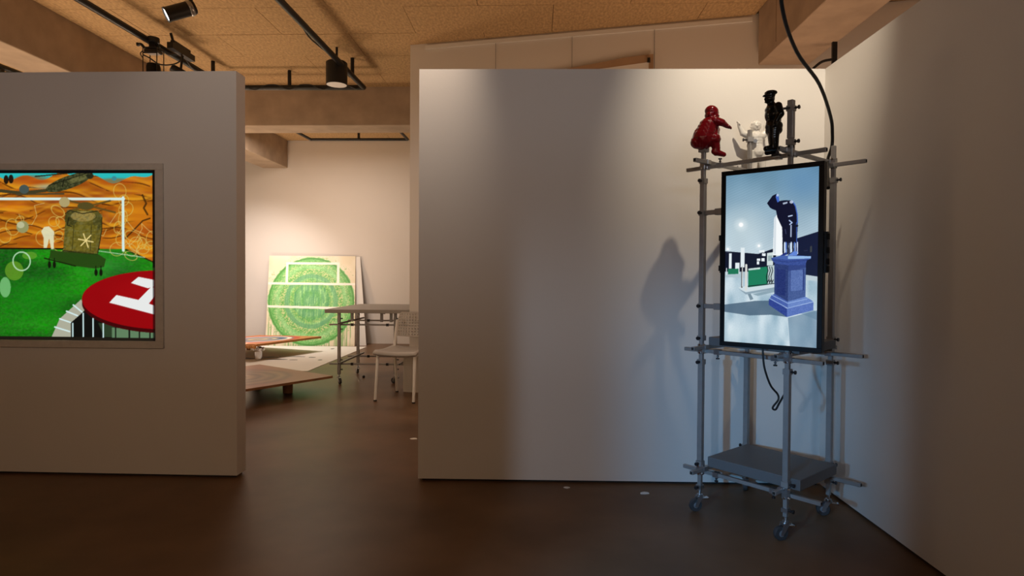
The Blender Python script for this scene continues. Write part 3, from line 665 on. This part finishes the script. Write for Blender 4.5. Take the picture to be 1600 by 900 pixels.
# red: hooded child-like figure squatting on the left post, arms held out to the right
Yr = 2.965
P = lambda x, z, y=0.0: (x, Yr + y, z)
red = [(P(.836, 1.907), (.029, .030, .031)), (P(.830, 1.915), (.030, .031, .026)), (P(.845, 1.889), (.024, .026, .012)), (P(.863, 1.905), (.005, .006, .005)), (P(.855, 1.896), (.007, .010, .005)),
       (P(.822, 1.893), (.022, .03, .02)), (P(.838, 1.880), P(.832, 1.865), .022, .03), (P(.832, 1.862), P(.805, 1.805), .036, .050), (P(.815, 1.84), P(.795, 1.785), .044, .054), (P(.84, 1.845), P(.832, 1.80), .028, .036),
       (P(.765, 1.815), P(.770, 1.79), .014, .026), (P(.795, 1.775), P(.765, 1.766), .048, .032), (P(.800, 1.765), P(.762, 1.756), .026, .022), (P(.80, 1.778), P(.842, 1.776, -.02), .036, .030), (P(.80, 1.775), P(.845, 1.79, .018), .032, .027),
       (P(.84, 1.775, -.02), P(.850, 1.735, -.02), .026, .020), (P(.850, 1.735, -.02), P(.850, 1.715, -.02), .020, .018), (P(.852, 1.714, -.022), P(.884, 1.703, -.026), .016, .012), (P(.842, 1.719, -.02), P(.86, 1.712, -.02), .016, .015),
       (P(.845, 1.79, .018), P(.838, 1.768, .028), .021, .016), (P(.838, 1.768, .028), P(.80, 1.758, .028), .016, .014),
       (P(.842, 1.862, -.026), P(.872, 1.852, -.03), .021, .018), (P(.872, 1.852, -.03), P(.900, 1.838, -.018), .017, .011), (P(.842, 1.86, .022), P(.865, 1.83, .026), .019, .016), (P(.865, 1.83, .026), P(.862, 1.808, .012), .015, .012)]
red += hand((.900, Yr - .018, 1.838), (.9, .1, -.35), (0, 0, 1), (0, 1, 0), L=.014, r=.0052)
figure('figurine', 'glossy red hooded figurine crouching on the left tower post', red, M['red'])
# black: uniformed figure with peaked cap and coat standing in profile, facing left
Yk = 2.60
P = lambda x, z, y=0.0: (x, Yk + y, z)
blk = [(P(.968, 1.866), (.0195, .019, .023)), (P(.949, 1.864), (.005, .005, .006)), (P(.953, 1.852), (.007, .008, .005)), (P(.971, 1.864, -.0185), (.005, .004, .007)), (P(.971, 1.864, .0185), (.005, .004, .007)),
       (P(.972, 1.890), (.0255, .026, .0105)), (P(.968, 1.879), (.0215, .0215, .012)), (P(.950, 1.878), (.012, .016, .0045)), (P(.972, 1.848), P(.975, 1.838), .015, .018),
       (P(.980, 1.822), (.029, .046, .020)), (P(.981, 1.82), P(.985, 1.775), .030, .030), (P(.983, 1.80), (.033, .042, .040)), (P(.985, 1.775), P(.984, 1.755), .030, .032), (P(.986, 1.752), (.034, .040, .026)), (P(.986, 1.735), (.033, .040, .024)),
       (P(.981, 1.745, -.018), P(.979, 1.70, -.018), .025, .0215), (P(.979, 1.70, -.018), P(.981, 1.662, -.018), .0215, .018), (P(.989, 1.745, .018), P(.991, 1.70, .018), .025, .0215), (P(.991, 1.70, .018), P(.994, 1.658, .018), .0215, .0175),
       (P(.981, 1.660, -.018), P(.948, 1.655, -.022), .0145, .0125), (P(.994, 1.655, .018), P(.968, 1.648, .020), .0145, .0125),
       (P(.986, 1.825, -.042), P(.993, 1.79, -.052), .017, .015), (P(.993, 1.79, -.052), P(.976, 1.760, -.047), .0145, .011), (P(.986, 1.825, .042), P(.995, 1.79, .051), .017, .015), (P(.995, 1.79, .051), P(.980, 1.758, .047), .0145, .011)]
blk += hand((.976, Yk - .047, 1.760), (-.3, .1, -.9), (1, 0, 0), (0, 1, 0), L=.012, r=.0036) + hand((.980, Yk + .047, 1.758), (-.3, -.1, -.9), (1, 0, 0), (0, -1, 0), L=.012, r=.0036)
figure('figurine', 'glossy black figurine of a uniformed man in a peaked cap, standing', blk, M['blackglaze'])
# white: figure with both arms raised behind the rear post
Yw = 3.285
P = lambda x, z, y=0.0: (x, Yw + y, z)
wht = [(P(1.153, 1.916), (.026, .025, .029)), (P(1.153, 1.928), (.027, .026, .019)), (P(1.151, 1.914, -.026), (.005, .006, .007)), (P(1.143, 1.920, -.023), (.004, .004, .003)), (P(1.161, 1.920, -.023), (.004, .004, .003)), (P(1.151, 1.902, -.022), (.008, .004, .003)),
       (P(1.127, 1.915), (.004, .005, .007)), (P(1.179, 1.915), (.004, .005, .007)), (P(1.153, 1.895), P(1.154, 1.88), .017, .018), (P(1.154, 1.866), (.044, .028, .022)), (P(1.154, 1.86), P(1.158, 1.815), .036, .031), (P(1.158, 1.815), P(1.162, 1.782), .032, .037),
       (P(1.146, 1.785), P(1.144, 1.735), .027, .021), (P(1.144, 1.735), P(1.146, 1.69), .021, .016), (P(1.178, 1.785), P(1.186, 1.735), .027, .021), (P(1.186, 1.735), P(1.192, 1.69), .021, .016),
       (P(1.146, 1.686), P(1.142, 1.680, -.03), .014, .012), (P(1.192, 1.686), P(1.196, 1.680, -.03), .014, .012),
       (P(1.122, 1.866), P(1.085, 1.882), .019, .016), (P(1.085, 1.882), P(1.068, 1.920), .0155, .0115), (P(1.186, 1.866), P(1.209, 1.89), .019, .016), (P(1.209, 1.89), P(1.205, 1.925), .0155, .0115)]
wht += hand((1.068, Yw, 1.920), (-.35, 0, .9), (1, 0, 0), (0, 1, 0), L=.017, r=.0052) + hand((1.205, Yw, 1.925), (.1, 0, 1), (-1, 0, 0), (0, -1, 0), L=.017, r=.0052)
figure('figurine', 'white figurine raising both arms behind the rear tower post', wht, M['whiteglaze'])
# holders of the figurines belong to the tower
def tl(x, y, z):
    c, s_ = math.cos(TH), math.sin(TH); dx, dy = x - tw_c[0], y - tw_c[1]; return (dx * c + dy * s_, -dx * s_ + dy * c, z)
MB().cyl(tl(1.068, 2.652, 1.842), tl(.998, 2.602, 1.822), .0052, 10).build('holding_rod', M['screw'], tw)
MB().cyl(tl(1.0, 2.604, 1.665), tl(1.0, 2.605, 1.632), .005, 8).cbox(tl(1.0, 2.61, 1.635), (.02, .03, .012)).build('holding_rod', M['screw'], tw)
MB().cyl(tl(.799, 2.968, 1.735), tl(.79, 2.967, 1.762), .015, 12).cbox((-HA, HA, 1.735), (.036, .036, .03)).build('post_cap', M['alu'], tw)
bx_, by_, _ = posts['B']
clamp(tw, bx_, by_, 1.842, math.radians(138)); MB().cyl(tl(1.115, 3.262, 1.835), tl(1.148, 3.272, 1.835), .006, 10).build('holding_rod', M['bracket'], tw)
MB().cyl(tl(1.135, 3.24, 1.833), tl(1.136, 3.262, 1.833), .0105, 14).build('round_clamp', M['bracket'], tw)

# ------------------------------------------------------------------ far room: green painting leaning on the wall
def green_picture():
    r = Ras(-1, 1, 1, -1, 440, 440); X, Y = r.X, r.Y; n1 = r.noise(120, 14); n2 = r.noise(110, 110); n3 = r.noise(14, 14); n4 = r.noise(150, 6)
    r.im = np.stack([226 + 12 * n3, 214 + 14 * n3, 182 + 24 * n3], -1)
    d = np.hypot(X, Y + .02); ang_ = np.arctan2(Y, X)
    rim = .985 + .03 * (r.noise(40, 40) - .5)
    r.put((d < rim + .12) & (n2 > .74) & (n3 > .45), (130, 170, 96), .55)
    drip = (Y < 0) & (np.abs(X) < .97) & (n4 > .56); r.put(drip & (d > rim), (112, 166, 92), .65)
    k = d < rim; ring = np.sin(d * 26 + 2 * (n3 - .5)) * .5 + .5
    base = np.stack([112 + 36 * ring + 44 * (n2 - .5), 184 + 22 * ring + 40 * (n2 - .5), 100 + 36 * ring + 40 * (n2 - .5)], -1)
    r.im = np.where(k[..., None], base, r.im)
    r.put(k & (np.abs(d - .66) < .06) & (n2 > .55), (206, 206, 150), .75); r.put(k & (np.abs(d - .84) < .04) & (n2 > .6), (198, 206, 150), .65); r.put(k & (np.abs(d - .45) < .04) & (n2 > .6), (186, 200, 120), .55)
    r.put(k & (d < .42) & (n1 > .45), (76, 150, 104), .55); r.put(k & (n4 > .6) & (d < .6), (66, 140, 96), .4); r.put(k & (np.abs(d - .955) < .02), (70, 142, 62), .7)
    r.put(k & (np.abs(d - .56) < .045), (82, 150, 110), .5)
    Wc = (246, 240, 228)
    r.poly([(-1, .395), (1, .385), (1, .335), (-1, .345)], Wc); r.poly([(-1, -.115), (1, -.155), (1, -.205), (-1, -.165)], Wc)
    r.poly([(-.57, .85), (.63, .85), (.63, .80), (-.57, .80)], Wc); r.poly([(-.60, .85), (-.545, .85), (-.545, .37), (-.60, .37)], Wc); r.poly([(.575, .85), (.63, .85), (.63, .37), (.575, .37)], Wc)
    return r.down()
pt = thing('painting', 'square canvas with green paint rings and white pitch lines leaning on the back wall', 'painting')
pb0, pb1 = Vector((-4.30, 9.64, 0)), Vector((-2.875, 9.70, 0)); pt_u = Vector((-0.10, 0.385, 1.45))
px_ = pb1 - pb0; nrm = px_.cross(pt_u).normalized()
mb = MB(); q = [pb0, pb1, pb1 + pt_u, pb0 + pt_u]
mb.add([v for v in q] + [v - nrm * .022 for v in q], [(0, 1, 2, 3), (7, 6, 5, 4), (0, 4, 5, 1), (1, 5, 6, 2), (2, 6, 7, 3), (3, 7, 4, 0)])
mb.build('stretcher_board', M['kraft'], pt)
picture('canvas', green_picture(), pb0 + pt_u + nrm * .002, px_, -pt_u, M['painting'], pt)
pp = thing('panel_board', 'bare pale board leaning on the back wall behind the green painting', 'board')
bb = MB(); bq = [Vector((-2.93, 9.80, 0)), Vector((-2.72, 9.82, 0)), Vector((-2.90, 10.09, 1.44)), Vector((-2.97, 10.09, 1.44))]
bb.add(bq + [v + Vector((0, .018, 0)) for v in bq], [(0, 1, 2, 3), (7, 6, 5, 4), (0, 4, 5, 1), (1, 5, 6, 2), (2, 6, 7, 3), (3, 7, 4, 0)])
bb.build('sheet', M['white'], pp)

# sheet of white paper on the floor with paint drips
sh = thing('floor_sheet', 'large white protective sheet with dark paint drips on the far room floor', 'sheet')
MB().box((-5.4, 7.10, 0.0005), (-2.66, 9.62, .004)).build('sheet', M['paper'], sh)
for x, y, rx, ry in ((-3.45, 8.05, .17, .045), (-3.2, 8.03, .07, .02), (-3.62, 8.25, .16, .05), (-3.35, 8.35, .2, .03), (-3.05, 8.3, .05, .03), (-2.85, 8.05, .03, .03), (-3.9, 8.1, .2, .08), (-3.1, 9.3, .03, .05)):
    pl = [(x + rx * math.cos(a) * random.uniform(.75, 1.1), y + ry * math.sin(a) * random.uniform(.7, 1.1)) for a in [k * math.pi / 6 for k in range(12)]]
    MB().prism(pl, .004, .006).build('paint_drip', M['splat'], sh)

# spin painted boards on supports
def board(name, label, corner, e1, e2, side, z, th, material, edge, tilt=0.0):
    c = Vector(corner) + (Vector(e1) + Vector(e2)) * side / 2
    o = thing(name, label, 'board', (c.x, c.y, 0), math.atan2(-e1[1], -e1[0]))
    h = side / 2; R_ = Matrix.Translation((0, 0, z)) @ Matrix.Rotation(tilt, 4, 'Y')
    top = MB().box((-h, -h, -.002), (h, h, 0)).build('painted_face', material, o); top.matrix_local = R_
    bd = MB().box((-h, -h, -th), (h, h, -.002)).build('board', edge, o); bd.matrix_local = R_
    return o, R_
brown = ring_mat('brown_rings', [(0, rgb(150, 110, 70)), (.1, rgb(110, 70, 40)), (.16, rgb(160, 120, 76)), (.24, rgb(104, 66, 36)), (.30, rgb(150, 112, 72)), (.37, rgb(112, 72, 40)), (.43, rgb(156, 110, 68)), (.5, rgb(120, 66, 34)), (.56, rgb(150, 86, 48)), (.64, rgb(156, 92, 50)), (1, rgb(160, 96, 52))])
blue = ring_mat('blue_rings', [(0, rgb(190, 170, 130)), (.08, rgb(120, 112, 110)), (.15, rgb(210, 190, 140)), (.21, rgb(60, 72, 130)), (.27, rgb(210, 195, 160)), (.33, rgb(50, 58, 120)), (.41, rgb(86, 92, 140)), (.44, rgb(236, 228, 210)), (.485, rgb(230, 220, 200)), (.50, rgb(120, 110, 140)), (.545, rgb(196, 36, 36)), (.60, rgb(190, 40, 36)), (.615, rgb(196, 122, 66)), (1, rgb(200, 120, 60))])
b1, R1 = board('spin_board', 'square brown board with painted rings on a short round foot, nearest in far room', (-1.95, 5.86), (-.83, .557), (-.557, -.83), 1.25, .155, .022, brown, M['board'])
for lx, ly in ((.28, -.28), (-.35, -.3), (-.3, .38), (.33, .33)): MB().lathe([(.045, 0), (.048, .06), (.045, .12), (.04, .132)], 16).build('foot', M['board'], b1, True, (lx, ly, 0))
b2, R2 = board('spin_board', 'square board with red, white and blue painted rings propped over the white sheet', (-3.14, 8.92), (-.93, .367), (-.367, -.93), 1.22, .215, .028, blue, M['orange'], -.028)
for k in range(26):
    t = -0.6 + k * .047; s_ = random.uniform(.012, .03)
    dr = MB().lathe([(.001, -s_ * 1.6), (s_ * .7, -s_), (s_, 0), (s_ * .6, .008), (.001, .01)], 8).build('paint_drip', M['orange'], b2)
    dr.location = (0, 0, 0); dr.matrix_local = R2 @ Matrix.Translation((t, -.61, -.022))
for k, (lx, ly) in enumerate(((-.5, .30), (-.45, -.2))):
    MB().lathe([(.03, 0), (.03, .18 + lx * .028)], 14).build('foot', M['board'], b2, True, (lx, ly, 0))
cn = thing('paint_can', 'crumpled silver foil covered can under the ringed board edge', 'can', (-3.655, 7.99, .004))
MB().lathe([(.042, 0), (.046, .02), (.05, .11), (.062, .14), (.07, .158), (.06, .162), (.054, .150)], 14).build('can', M['tin'], cn)
rg = MB()
for k in range(9): a = k * .7; rg.cbox((.06 * math.cos(a), .06 * math.sin(a), .14 + .008 * (k % 3)), (.03, .03, .03), Matrix.Rotation(.3 * k, 4, 'Z'))
rg.build('foil_rim', M['tin'], cn)

# ------------------------------------------------------------------ rolling work table
tb = thing('work_table', 'grey topped rolling work table on metal tube frame', 'table')
bevel(MB().box((-2.15, 6.20, .742), (-1.06, 7.48, .780)).build('table_top', M['table'], tb), .004)
tl_ = [(-2.03, 6.30), (-2.03, 6.98), (-1.455, 6.36), (-1.35, 6.98)]
for i, (x, y) in enumerate(tl_):
    MB().box((x - .014, y - .014, .10), (x + .014, y + .014, .742)).build('leg', M['alu'], tb)
    c_ = add_caster(tb, x, y, (-.9, 2.2, 2.6, .5)[i])
    for z in (.15, .25, .57, .68): clamp(tb, x, y, z, (i * 1.5) % 3)
for z in (.205, .615):
    for y, sy in ((6.327, 1), (6.953, -1)): bar(tb, 'x', y, z, -2.14, -1.17, .017)
    for x in (-2.003, -1.428 + .05): bar(tb, 'y', x, z + .019, 6.20, 7.12, .017)
    for x, y in ((-1.90, 6.327), (-1.53, 6.327), (-1.9, 6.953)): c = MB().cbox((x, y, z), (.026, .026, .028)).build('clamp', M['screw'], tb)
for x, y, l in ((-1.90, 6.32, .09), (-1.71, 6.9, .05), (-1.63, 6.9, .05), (-1.60, 6.36, .1), (-1.50, 6.36, .1)): MB().box((x - .013, y - .013, .742 - l), (x + .013, y + .013, .742)).build('peg', M['alu'], tb)

# ------------------------------------------------------------------ perforated chair
ch = thing('perforated_chair', 'white and grey chair with square holes in the backrest beside the work table', 'chair', (-1.20, 5.63, 0), math.radians(-12))
# local: front toward -y
fy, ry = -.215, .195
for s_ in (-1, 1):
    MB().tube([(s_ * .185, fy - .01, 0.004), (s_ * .180, fy + .03, .40), (s_ * .178, fy + .05, .432)], .0135, 10).build('front_leg', M['chairw'], ch, True)
    MB().tube(smooth_path([(s_ * .185, ry + .04, 0.004), (s_ * .18, ry - .02, .40), (s_ * .18, ry - .015, .50), (s_ * .185, ry + .045, .70)]), .0135, 10).build('rear_leg', M['chairw'], ch, True)
    MB().tube([(s_ * .178, fy + .05, .425), (s_ * .18, ry - .015, .425)], .009, 8).build('side_rail', M['chairw'], ch, True)
    for y in (fy - .01, ry + .04): MB().cyl((s_ * .185, y, 0), (s_ * .185, y, .012), .0148, 10).build('foot_cap', M['black'], ch)
MB().tube([(-.178, ry - .10, .36), (.178, ry - .10, .36)], .008, 8).build('stretcher', M['chairw'], ch, True)
NX, NY = 16, 14; vs_ = []; fs = []
for j in range(NY + 1):
    for i in range(NX + 1):
        u, v = i / NX * 2 - 1, j / NY; wx = .205 + .012 * math.sin(v * 3)
        z = .452 + .012 * u * u - .018 * math.sin(v * math.pi) - (.03 * max(0, (.12 - v) / .12) ** 1.5)
        vs_.append((u * wx, fy - .02 + v * .43, z))
for j in range(NY):
    for i in range(NX): a = j * (NX + 1) + i; fs.append((a, a + 1, a + NX + 2, a + NX + 1))
st = MB().add(vs_, fs).build('seat', M['seat'], ch, True); md = st.modifiers.new('t', 'SOLIDIFY'); md.thickness = .022; md.offset = -1
def cuts(n, hole, web):   # web, hole, web, ... as fractions
    c = [0.0]
    for k in range(n): c += [c[-1] + web, c[-1] + web + hole]
    c.append(c[-1] + web); return [q / c[-1] for q in c]
cu, cv = cuts(13, .012, .018), cuts(8, .012, .016); NX, NY = len(cu) - 1, len(cv) - 1; vs_ = []; fs = []
for v in cv:
    for u in cu:
        u = u * 2 - 1; wx = .208 - .02 * max(0, v - .8) * 3
        vs_.append((u * wx, ry + .09 + .03 * v - .05 * (1 - u * u), .54 + .235 * v - (.02 * max(0, abs(u) - .85) / .15 * v)))
for j in range(NY):
    for i in range(NX):
        if i % 2 == 1 and j % 2 == 1: continue
        a = j * (NX + 1) + i; fs.append((a, a + 1, a + NX + 2, a + NX + 1))
bk = MB().add(vs_, fs).build('backrest', M['seat'], ch); md = bk.modifiers.new('t', 'SOLIDIFY'); md.thickness = .008

# perforated white panel on the floor by the skewed wall
pf = thing('perforated_bin', 'flat white perforated metal bin standing on floor behind the chair', 'bin', (-1.175, 5.885, 0), ang)
NX, NY = 21, 37; vs_ = []; fs = []
for j in range(NY + 1):
    for i in range(NX + 1): vs_.append((-.095 + .19 * i / NX, 0, .012 + .33 * j / NY))
for j in range(NY):
    for i in range(NX):
        if i % 2 and j % 2: continue
        a = j * (NX + 1) + i; fs.append((a, a + 1, a + NX + 2, a + NX + 1))
o = MB().add(vs_, fs).build('perforated_face', M['chairw'], pf); md = o.modifiers.new('t', 'SOLIDIFY'); md.thickness = .003
MB().box((-.1, .0, 0), (.1, .018, .012)).box((-.1, .0, .34), (.1, .018, .352)).box((-.1, .0, .012), (-.095, .018, .34)).box((.095, .0, .012), (.1, .018, .34)).box((-.095, .014, .012), (.095, .018, .34)).build('edge_frame', M['chairw'], pf)

# scraps on the floor
for (x, y, s_, lb) in ((.577, 3.20, .03, 'torn white paper scrap on the floor in front of the right partition, nearer the tower'), (.177, 3.262, .02, 'tiny white paper scrap lying against the foot of the right partition'), (-.83, 4.19, .035, 'small pale paper scrap on the opening floor beside the right partition end')):
    pl = [(s_ * math.cos(a) * random.uniform(.6, 1.1), .6 * s_ * math.sin(a) * random.uniform(.5, 1.1)) for a in [k * math.pi / 4 for k in range(8)]]
    tag(MB().prism(pl, 0, .003).build('paper_scrap', M['paper'], loc=(x, y, 0)), lb, 'scrap', 'paper scraps on the floor')
tag(MB().lathe([(.012, 0), (.016, .01), (.012, .022), (.001, .026)], 10).build('rubber_stopper', M['black'], loc=(-1.885, 6.70, 0)), 'small black rubber stopper on floor under the work table', 'stopper')

# ------------------------------------------------------------------ ceiling tracks and lamps
ZT = 3.18
def track(name, label, pts, rods, cable=None, r=.028):
    o = thing(name, label, 'lighting track')
    for a, b in zip(pts[:-1], pts[1:]): MB().cyl(a, b, r, 12).build('tube', M['black'], o, True)
    for x, y, dx, dy in rods: MB().cyl((x, y, ZT), (x, y, ZC), .020, 10).build('hanger_rod', M['black'], o, True)
    if cable: MB().tube(smooth_path(cable), .007, 8).build('cable', M['cable'], o, True)
    return o
track('lighting_track', 'black ceiling track running away above the left partition', [(-3.46, 2.4, ZT), (-3.387, 6.60, ZT)], [(-3.39, 6.36, 0, 0), (-3.43, 4.2, 0, 0)],
      [(-3.33, 5.25, ZT - .01), (-3.34, 5.45, ZT - .06), (-3.36, 5.62, ZT - .01), (-3.35, 5.75, ZT + .02), (-3.36, 5.9, ZT - .035), (-3.38, 6.1, ZT - .02)])
cb = [(-1.945 + .018 * math.sin(k * 1.3), 3.0 + k * .28, ZT + .012 + .014 * math.sin(k * 2.1)) for k in range(13)]
track('lighting_track', 'black corner shaped ceiling track in front of the cross beam', [(-1.96, 2.4, ZT), (-1.885, 6.68, ZT), (-3.385, 6.66, ZT)], [(-2.70, 6.665, 0, 0), (-1.895, 6.30, 0, 0), (-1.95, 4.3, 0, 0)], cb)
cb = [(-3.2 + k * .125, 6.64, ZT + (-.03 if k % 3 == 1 else .018) ) for k in range(11)]
tag(MB().tube(smooth_path(cb), .006, 8).build('track_cable', M['cable'], smooth=True), 'thin black cable wound along the crosswise track tube', 'cable')
track('lighting_track', 'black rectangular ceiling track in the far room near the back wall', [(-3.47, 7.9, ZT), (-3.40, 9.2, ZT), (-1.93, 9.21, ZT), (-1.93, 7.9, ZT)], [(-2.67, 9.205, 0, 0), (-3.45, 8.1, 0, 0)], None, .021)
track('lighting_track', 'black ceiling track seen beyond the left concrete beam', [(-5.35, 4.6, ZT), (-5.28, 7.4, ZT)], [(-5.3, 6.6, 0, 0)], None)
rs = thing('cable_hanger', 'short black hanger with cable above the corner of the right walls', 'hanger')
MB().box((2.235, 4.76, 2.745), (2.27, 4.78, ZB)).build('hanger_rod', M['black'], rs)
MB().tube(smooth_path([(2.08, 4.77, 2.70), (2.16, 4.77, 2.765), (2.25, 4.77, 2.785)]), .010, 8).build('cable', M['cable'], rs)

def aimed(o, d): o.rotation_euler = Vector(d).to_track_quat('Z', 'Y').to_euler()
# lit cylindrical spotlight
s1 = thing('spotlight', 'lit black cylinder spotlight aimed down left below the ceiling', 'spotlight', (-2.565, 4.5, 3.12))
bd = MB().lathe([(.001, -.12), (.046, -.115), (.053, -.10), (.053, .085), (.056, .09), (.056, .10), (.050, .10), (.048, .088)], 28).build('body', M['black'], s1, True)
bd.location = (-.075, -.02, -.05); aimed(bd, (-.74, -.48, -.47))
ln = MB().lathe([(.001, .0895), (.0485, .0895)], 28).build('lens', M['lens'], bd)
MB().lathe([(.0535, -.095), (.057, -.09), (.057, -.07), (.0535, -.065)], 28).build('collar', M['bracket'], bd, True)
yk = MB().cyl((.0, 0, .0), (0, 0, ZC - 3.12), .013, 10); yk.cbox((-.02, 0, -.01), (.06, .03, .04)); yk.build('bracket', M['black'], s1)
d = bpy.data.lights.new('spotlight_glow', 'SPOT'); d.energy = 12; d.spot_size = math.radians(80); d.color = WARM; d.shadow_soft_size = .03
lo = bpy.data.objects.new('spotlight_glow', d); COL.objects.link(lo); lo.parent = s1
lo.location = Vector((-.075, -.02, -.05)) + Vector((-.74, -.48, -.47)).normalized() * .11; lo.rotation_euler = Vector((-.74, -.48, -.47)).to_track_quat('-Z', 'Y').to_euler()
# wide downlight on the corner track
s2 = thing('spotlight', 'wide black drum downlight on the corner track before the cross beam', 'spotlight', (-1.96, 6.0, 2.995))
MB().lathe([(.088, .01), (.098, .0), (.102, .004), (.103, .215), (.09, .226), (.001, .228)], 32).build('body', M['black'], s2, True)
MB().lathe([(.097, .002), (.085, .06), (.05, .10), (.001, .108)], 32).build('reflector', M['reflector'], s2, True)
MB().lathe([(.001, .062), (.03, .064), (.03, .1), (.001, .102)], 16).build('bulb', emit('bulb_light', (1, .9, .75), 0.8), s2, True)
MB().cyl((0, 0, .226), (0, 0, ZC - 2.995), .012, 10).build('stem', M['black'], s2)
d = bpy.data.lights.new('downlight_glow', 'SPOT'); d.energy = 95; d.spot_size = math.radians(115); d.spot_blend = .6; d.color = WARM; d.shadow_soft_size = .02
lo = bpy.data.objects.new('downlight_glow', d); COL.objects.link(lo); lo.parent = s2; lo.location = (0, 0, .035)
# clamped projector on the left track
pj = thing('projector', 'black projector in a wire cage clamped under the left ceiling track', 'projector', (-3.37, 5.32, 2.86))
MB().lathe([(.034, .30), (.05, .305), (.05, .345), (.034, .35)], 14, Matrix.Identity(4)).build('clamp', M['black'], pj, True)
MB().cbox((0, 0, .245), (.13, .10, .012)).cbox((0, 0, .275), (.05, .05, .05)).cbox((0, 0, .222), (.115, .09, .02)).build('mount_plate', M['black'], pj)
cg = MB()
for x in (-.062, .062):
    for y in (-.05, .05): cg.cyl((x, y, -.05), (x, y, .24), .0045, 6)
cg.cbox((0, -.05, .20), (.13, .008, .012)); cg.build('cage', M['black'], pj)
MB().cbox((0, 0, .212), (.10, .08, .012)).build('plate', M['alu'], pj)
MB().lathe([(.001, -.06), (.055, -.06), (.057, .09), (.05, .115), (.001, .125)], 20).build('body', M['plastic'], pj, True)
MB().tube(smooth_path([(-.03, 0, .26), (-.07, -.01, .255), (-.10, -.02, .285), (-.125, -.02, .275), (-.13, -.02, .295)]), .012, 8).build('clamp_arm', M['black'], pj, True)
MB().tube(smooth_path([(-.06, -.05, .18), (0, -.055, .15), (.08, -.04, .10), (.16, 0, .11), (.2, .06, .16), (.2, .1, .24)]), .006, 8).build('cable', M['cable'], pj, True)
MB().tube(smooth_path([(-.06, -.05, .22), (-.085, -.05, .19), (-.06, -.05, .15)]), .004, 8).build('loop', M['cable'], pj, True)
# second spotlight body further along the same track
s3 = thing('spotlight', 'small black spotlight with box adaptor beside the projector on left track', 'spotlight', (-3.30, 5.65, 3.12))
bq = MB().box((-.028, -.20, .045), (.028, .16, .10)).box((-.02, -.16, .095), (.02, .1, .13)).build('adaptor', M['black'], s3)
MB().cyl((0, -.15, .12), (-.01, -.17, .19), .012, 8).build('lever', M['black'], s3)
sb = MB().lathe([(.001, -.08), (.035, -.075), (.042, .08), (.001, .085)], 18).build('body', M['black'], s3, True); sb.location = (-.03, .0, -.105); aimed(sb, (.75, .4, -.45))
MB().cyl((-.02, 0, -.09), (0, 0, .05), .011, 8).build('arm', M['black'], s3)
# lamp beyond the left beam
s4 = thing('spotlight', 'black spotlight body beyond the left concrete beam', 'spotlight', (-5.32, 5.95, 3.05))
MB().box((-.1, -.06, .0), (.16, .06, .06)).build('adaptor', M['black'], s4); MB().box((-.02, -.02, .06), (.02, .02, .13)).build('stem', M['black'], s4)
sb = MB().lathe([(.001, -.09), (.04, -.085), (.045, .09), (.001, .092)], 18).build('body', M['bracket'], s4, True); sb.location = (.03, 0, -.045); aimed(sb, (1, .1, -.15))
d = bpy.data.lights.new('left_bay_glow', 'POINT'); d.energy = 14; d.color = (1, .8, .5); d.shadow_soft_size = .06
lo = bpy.data.objects.new('left_bay_glow', d); COL.objects.link(lo); lo.parent = s4; lo.location = (-.5, -.4, -.25)
bpy.context.view_layer.update()
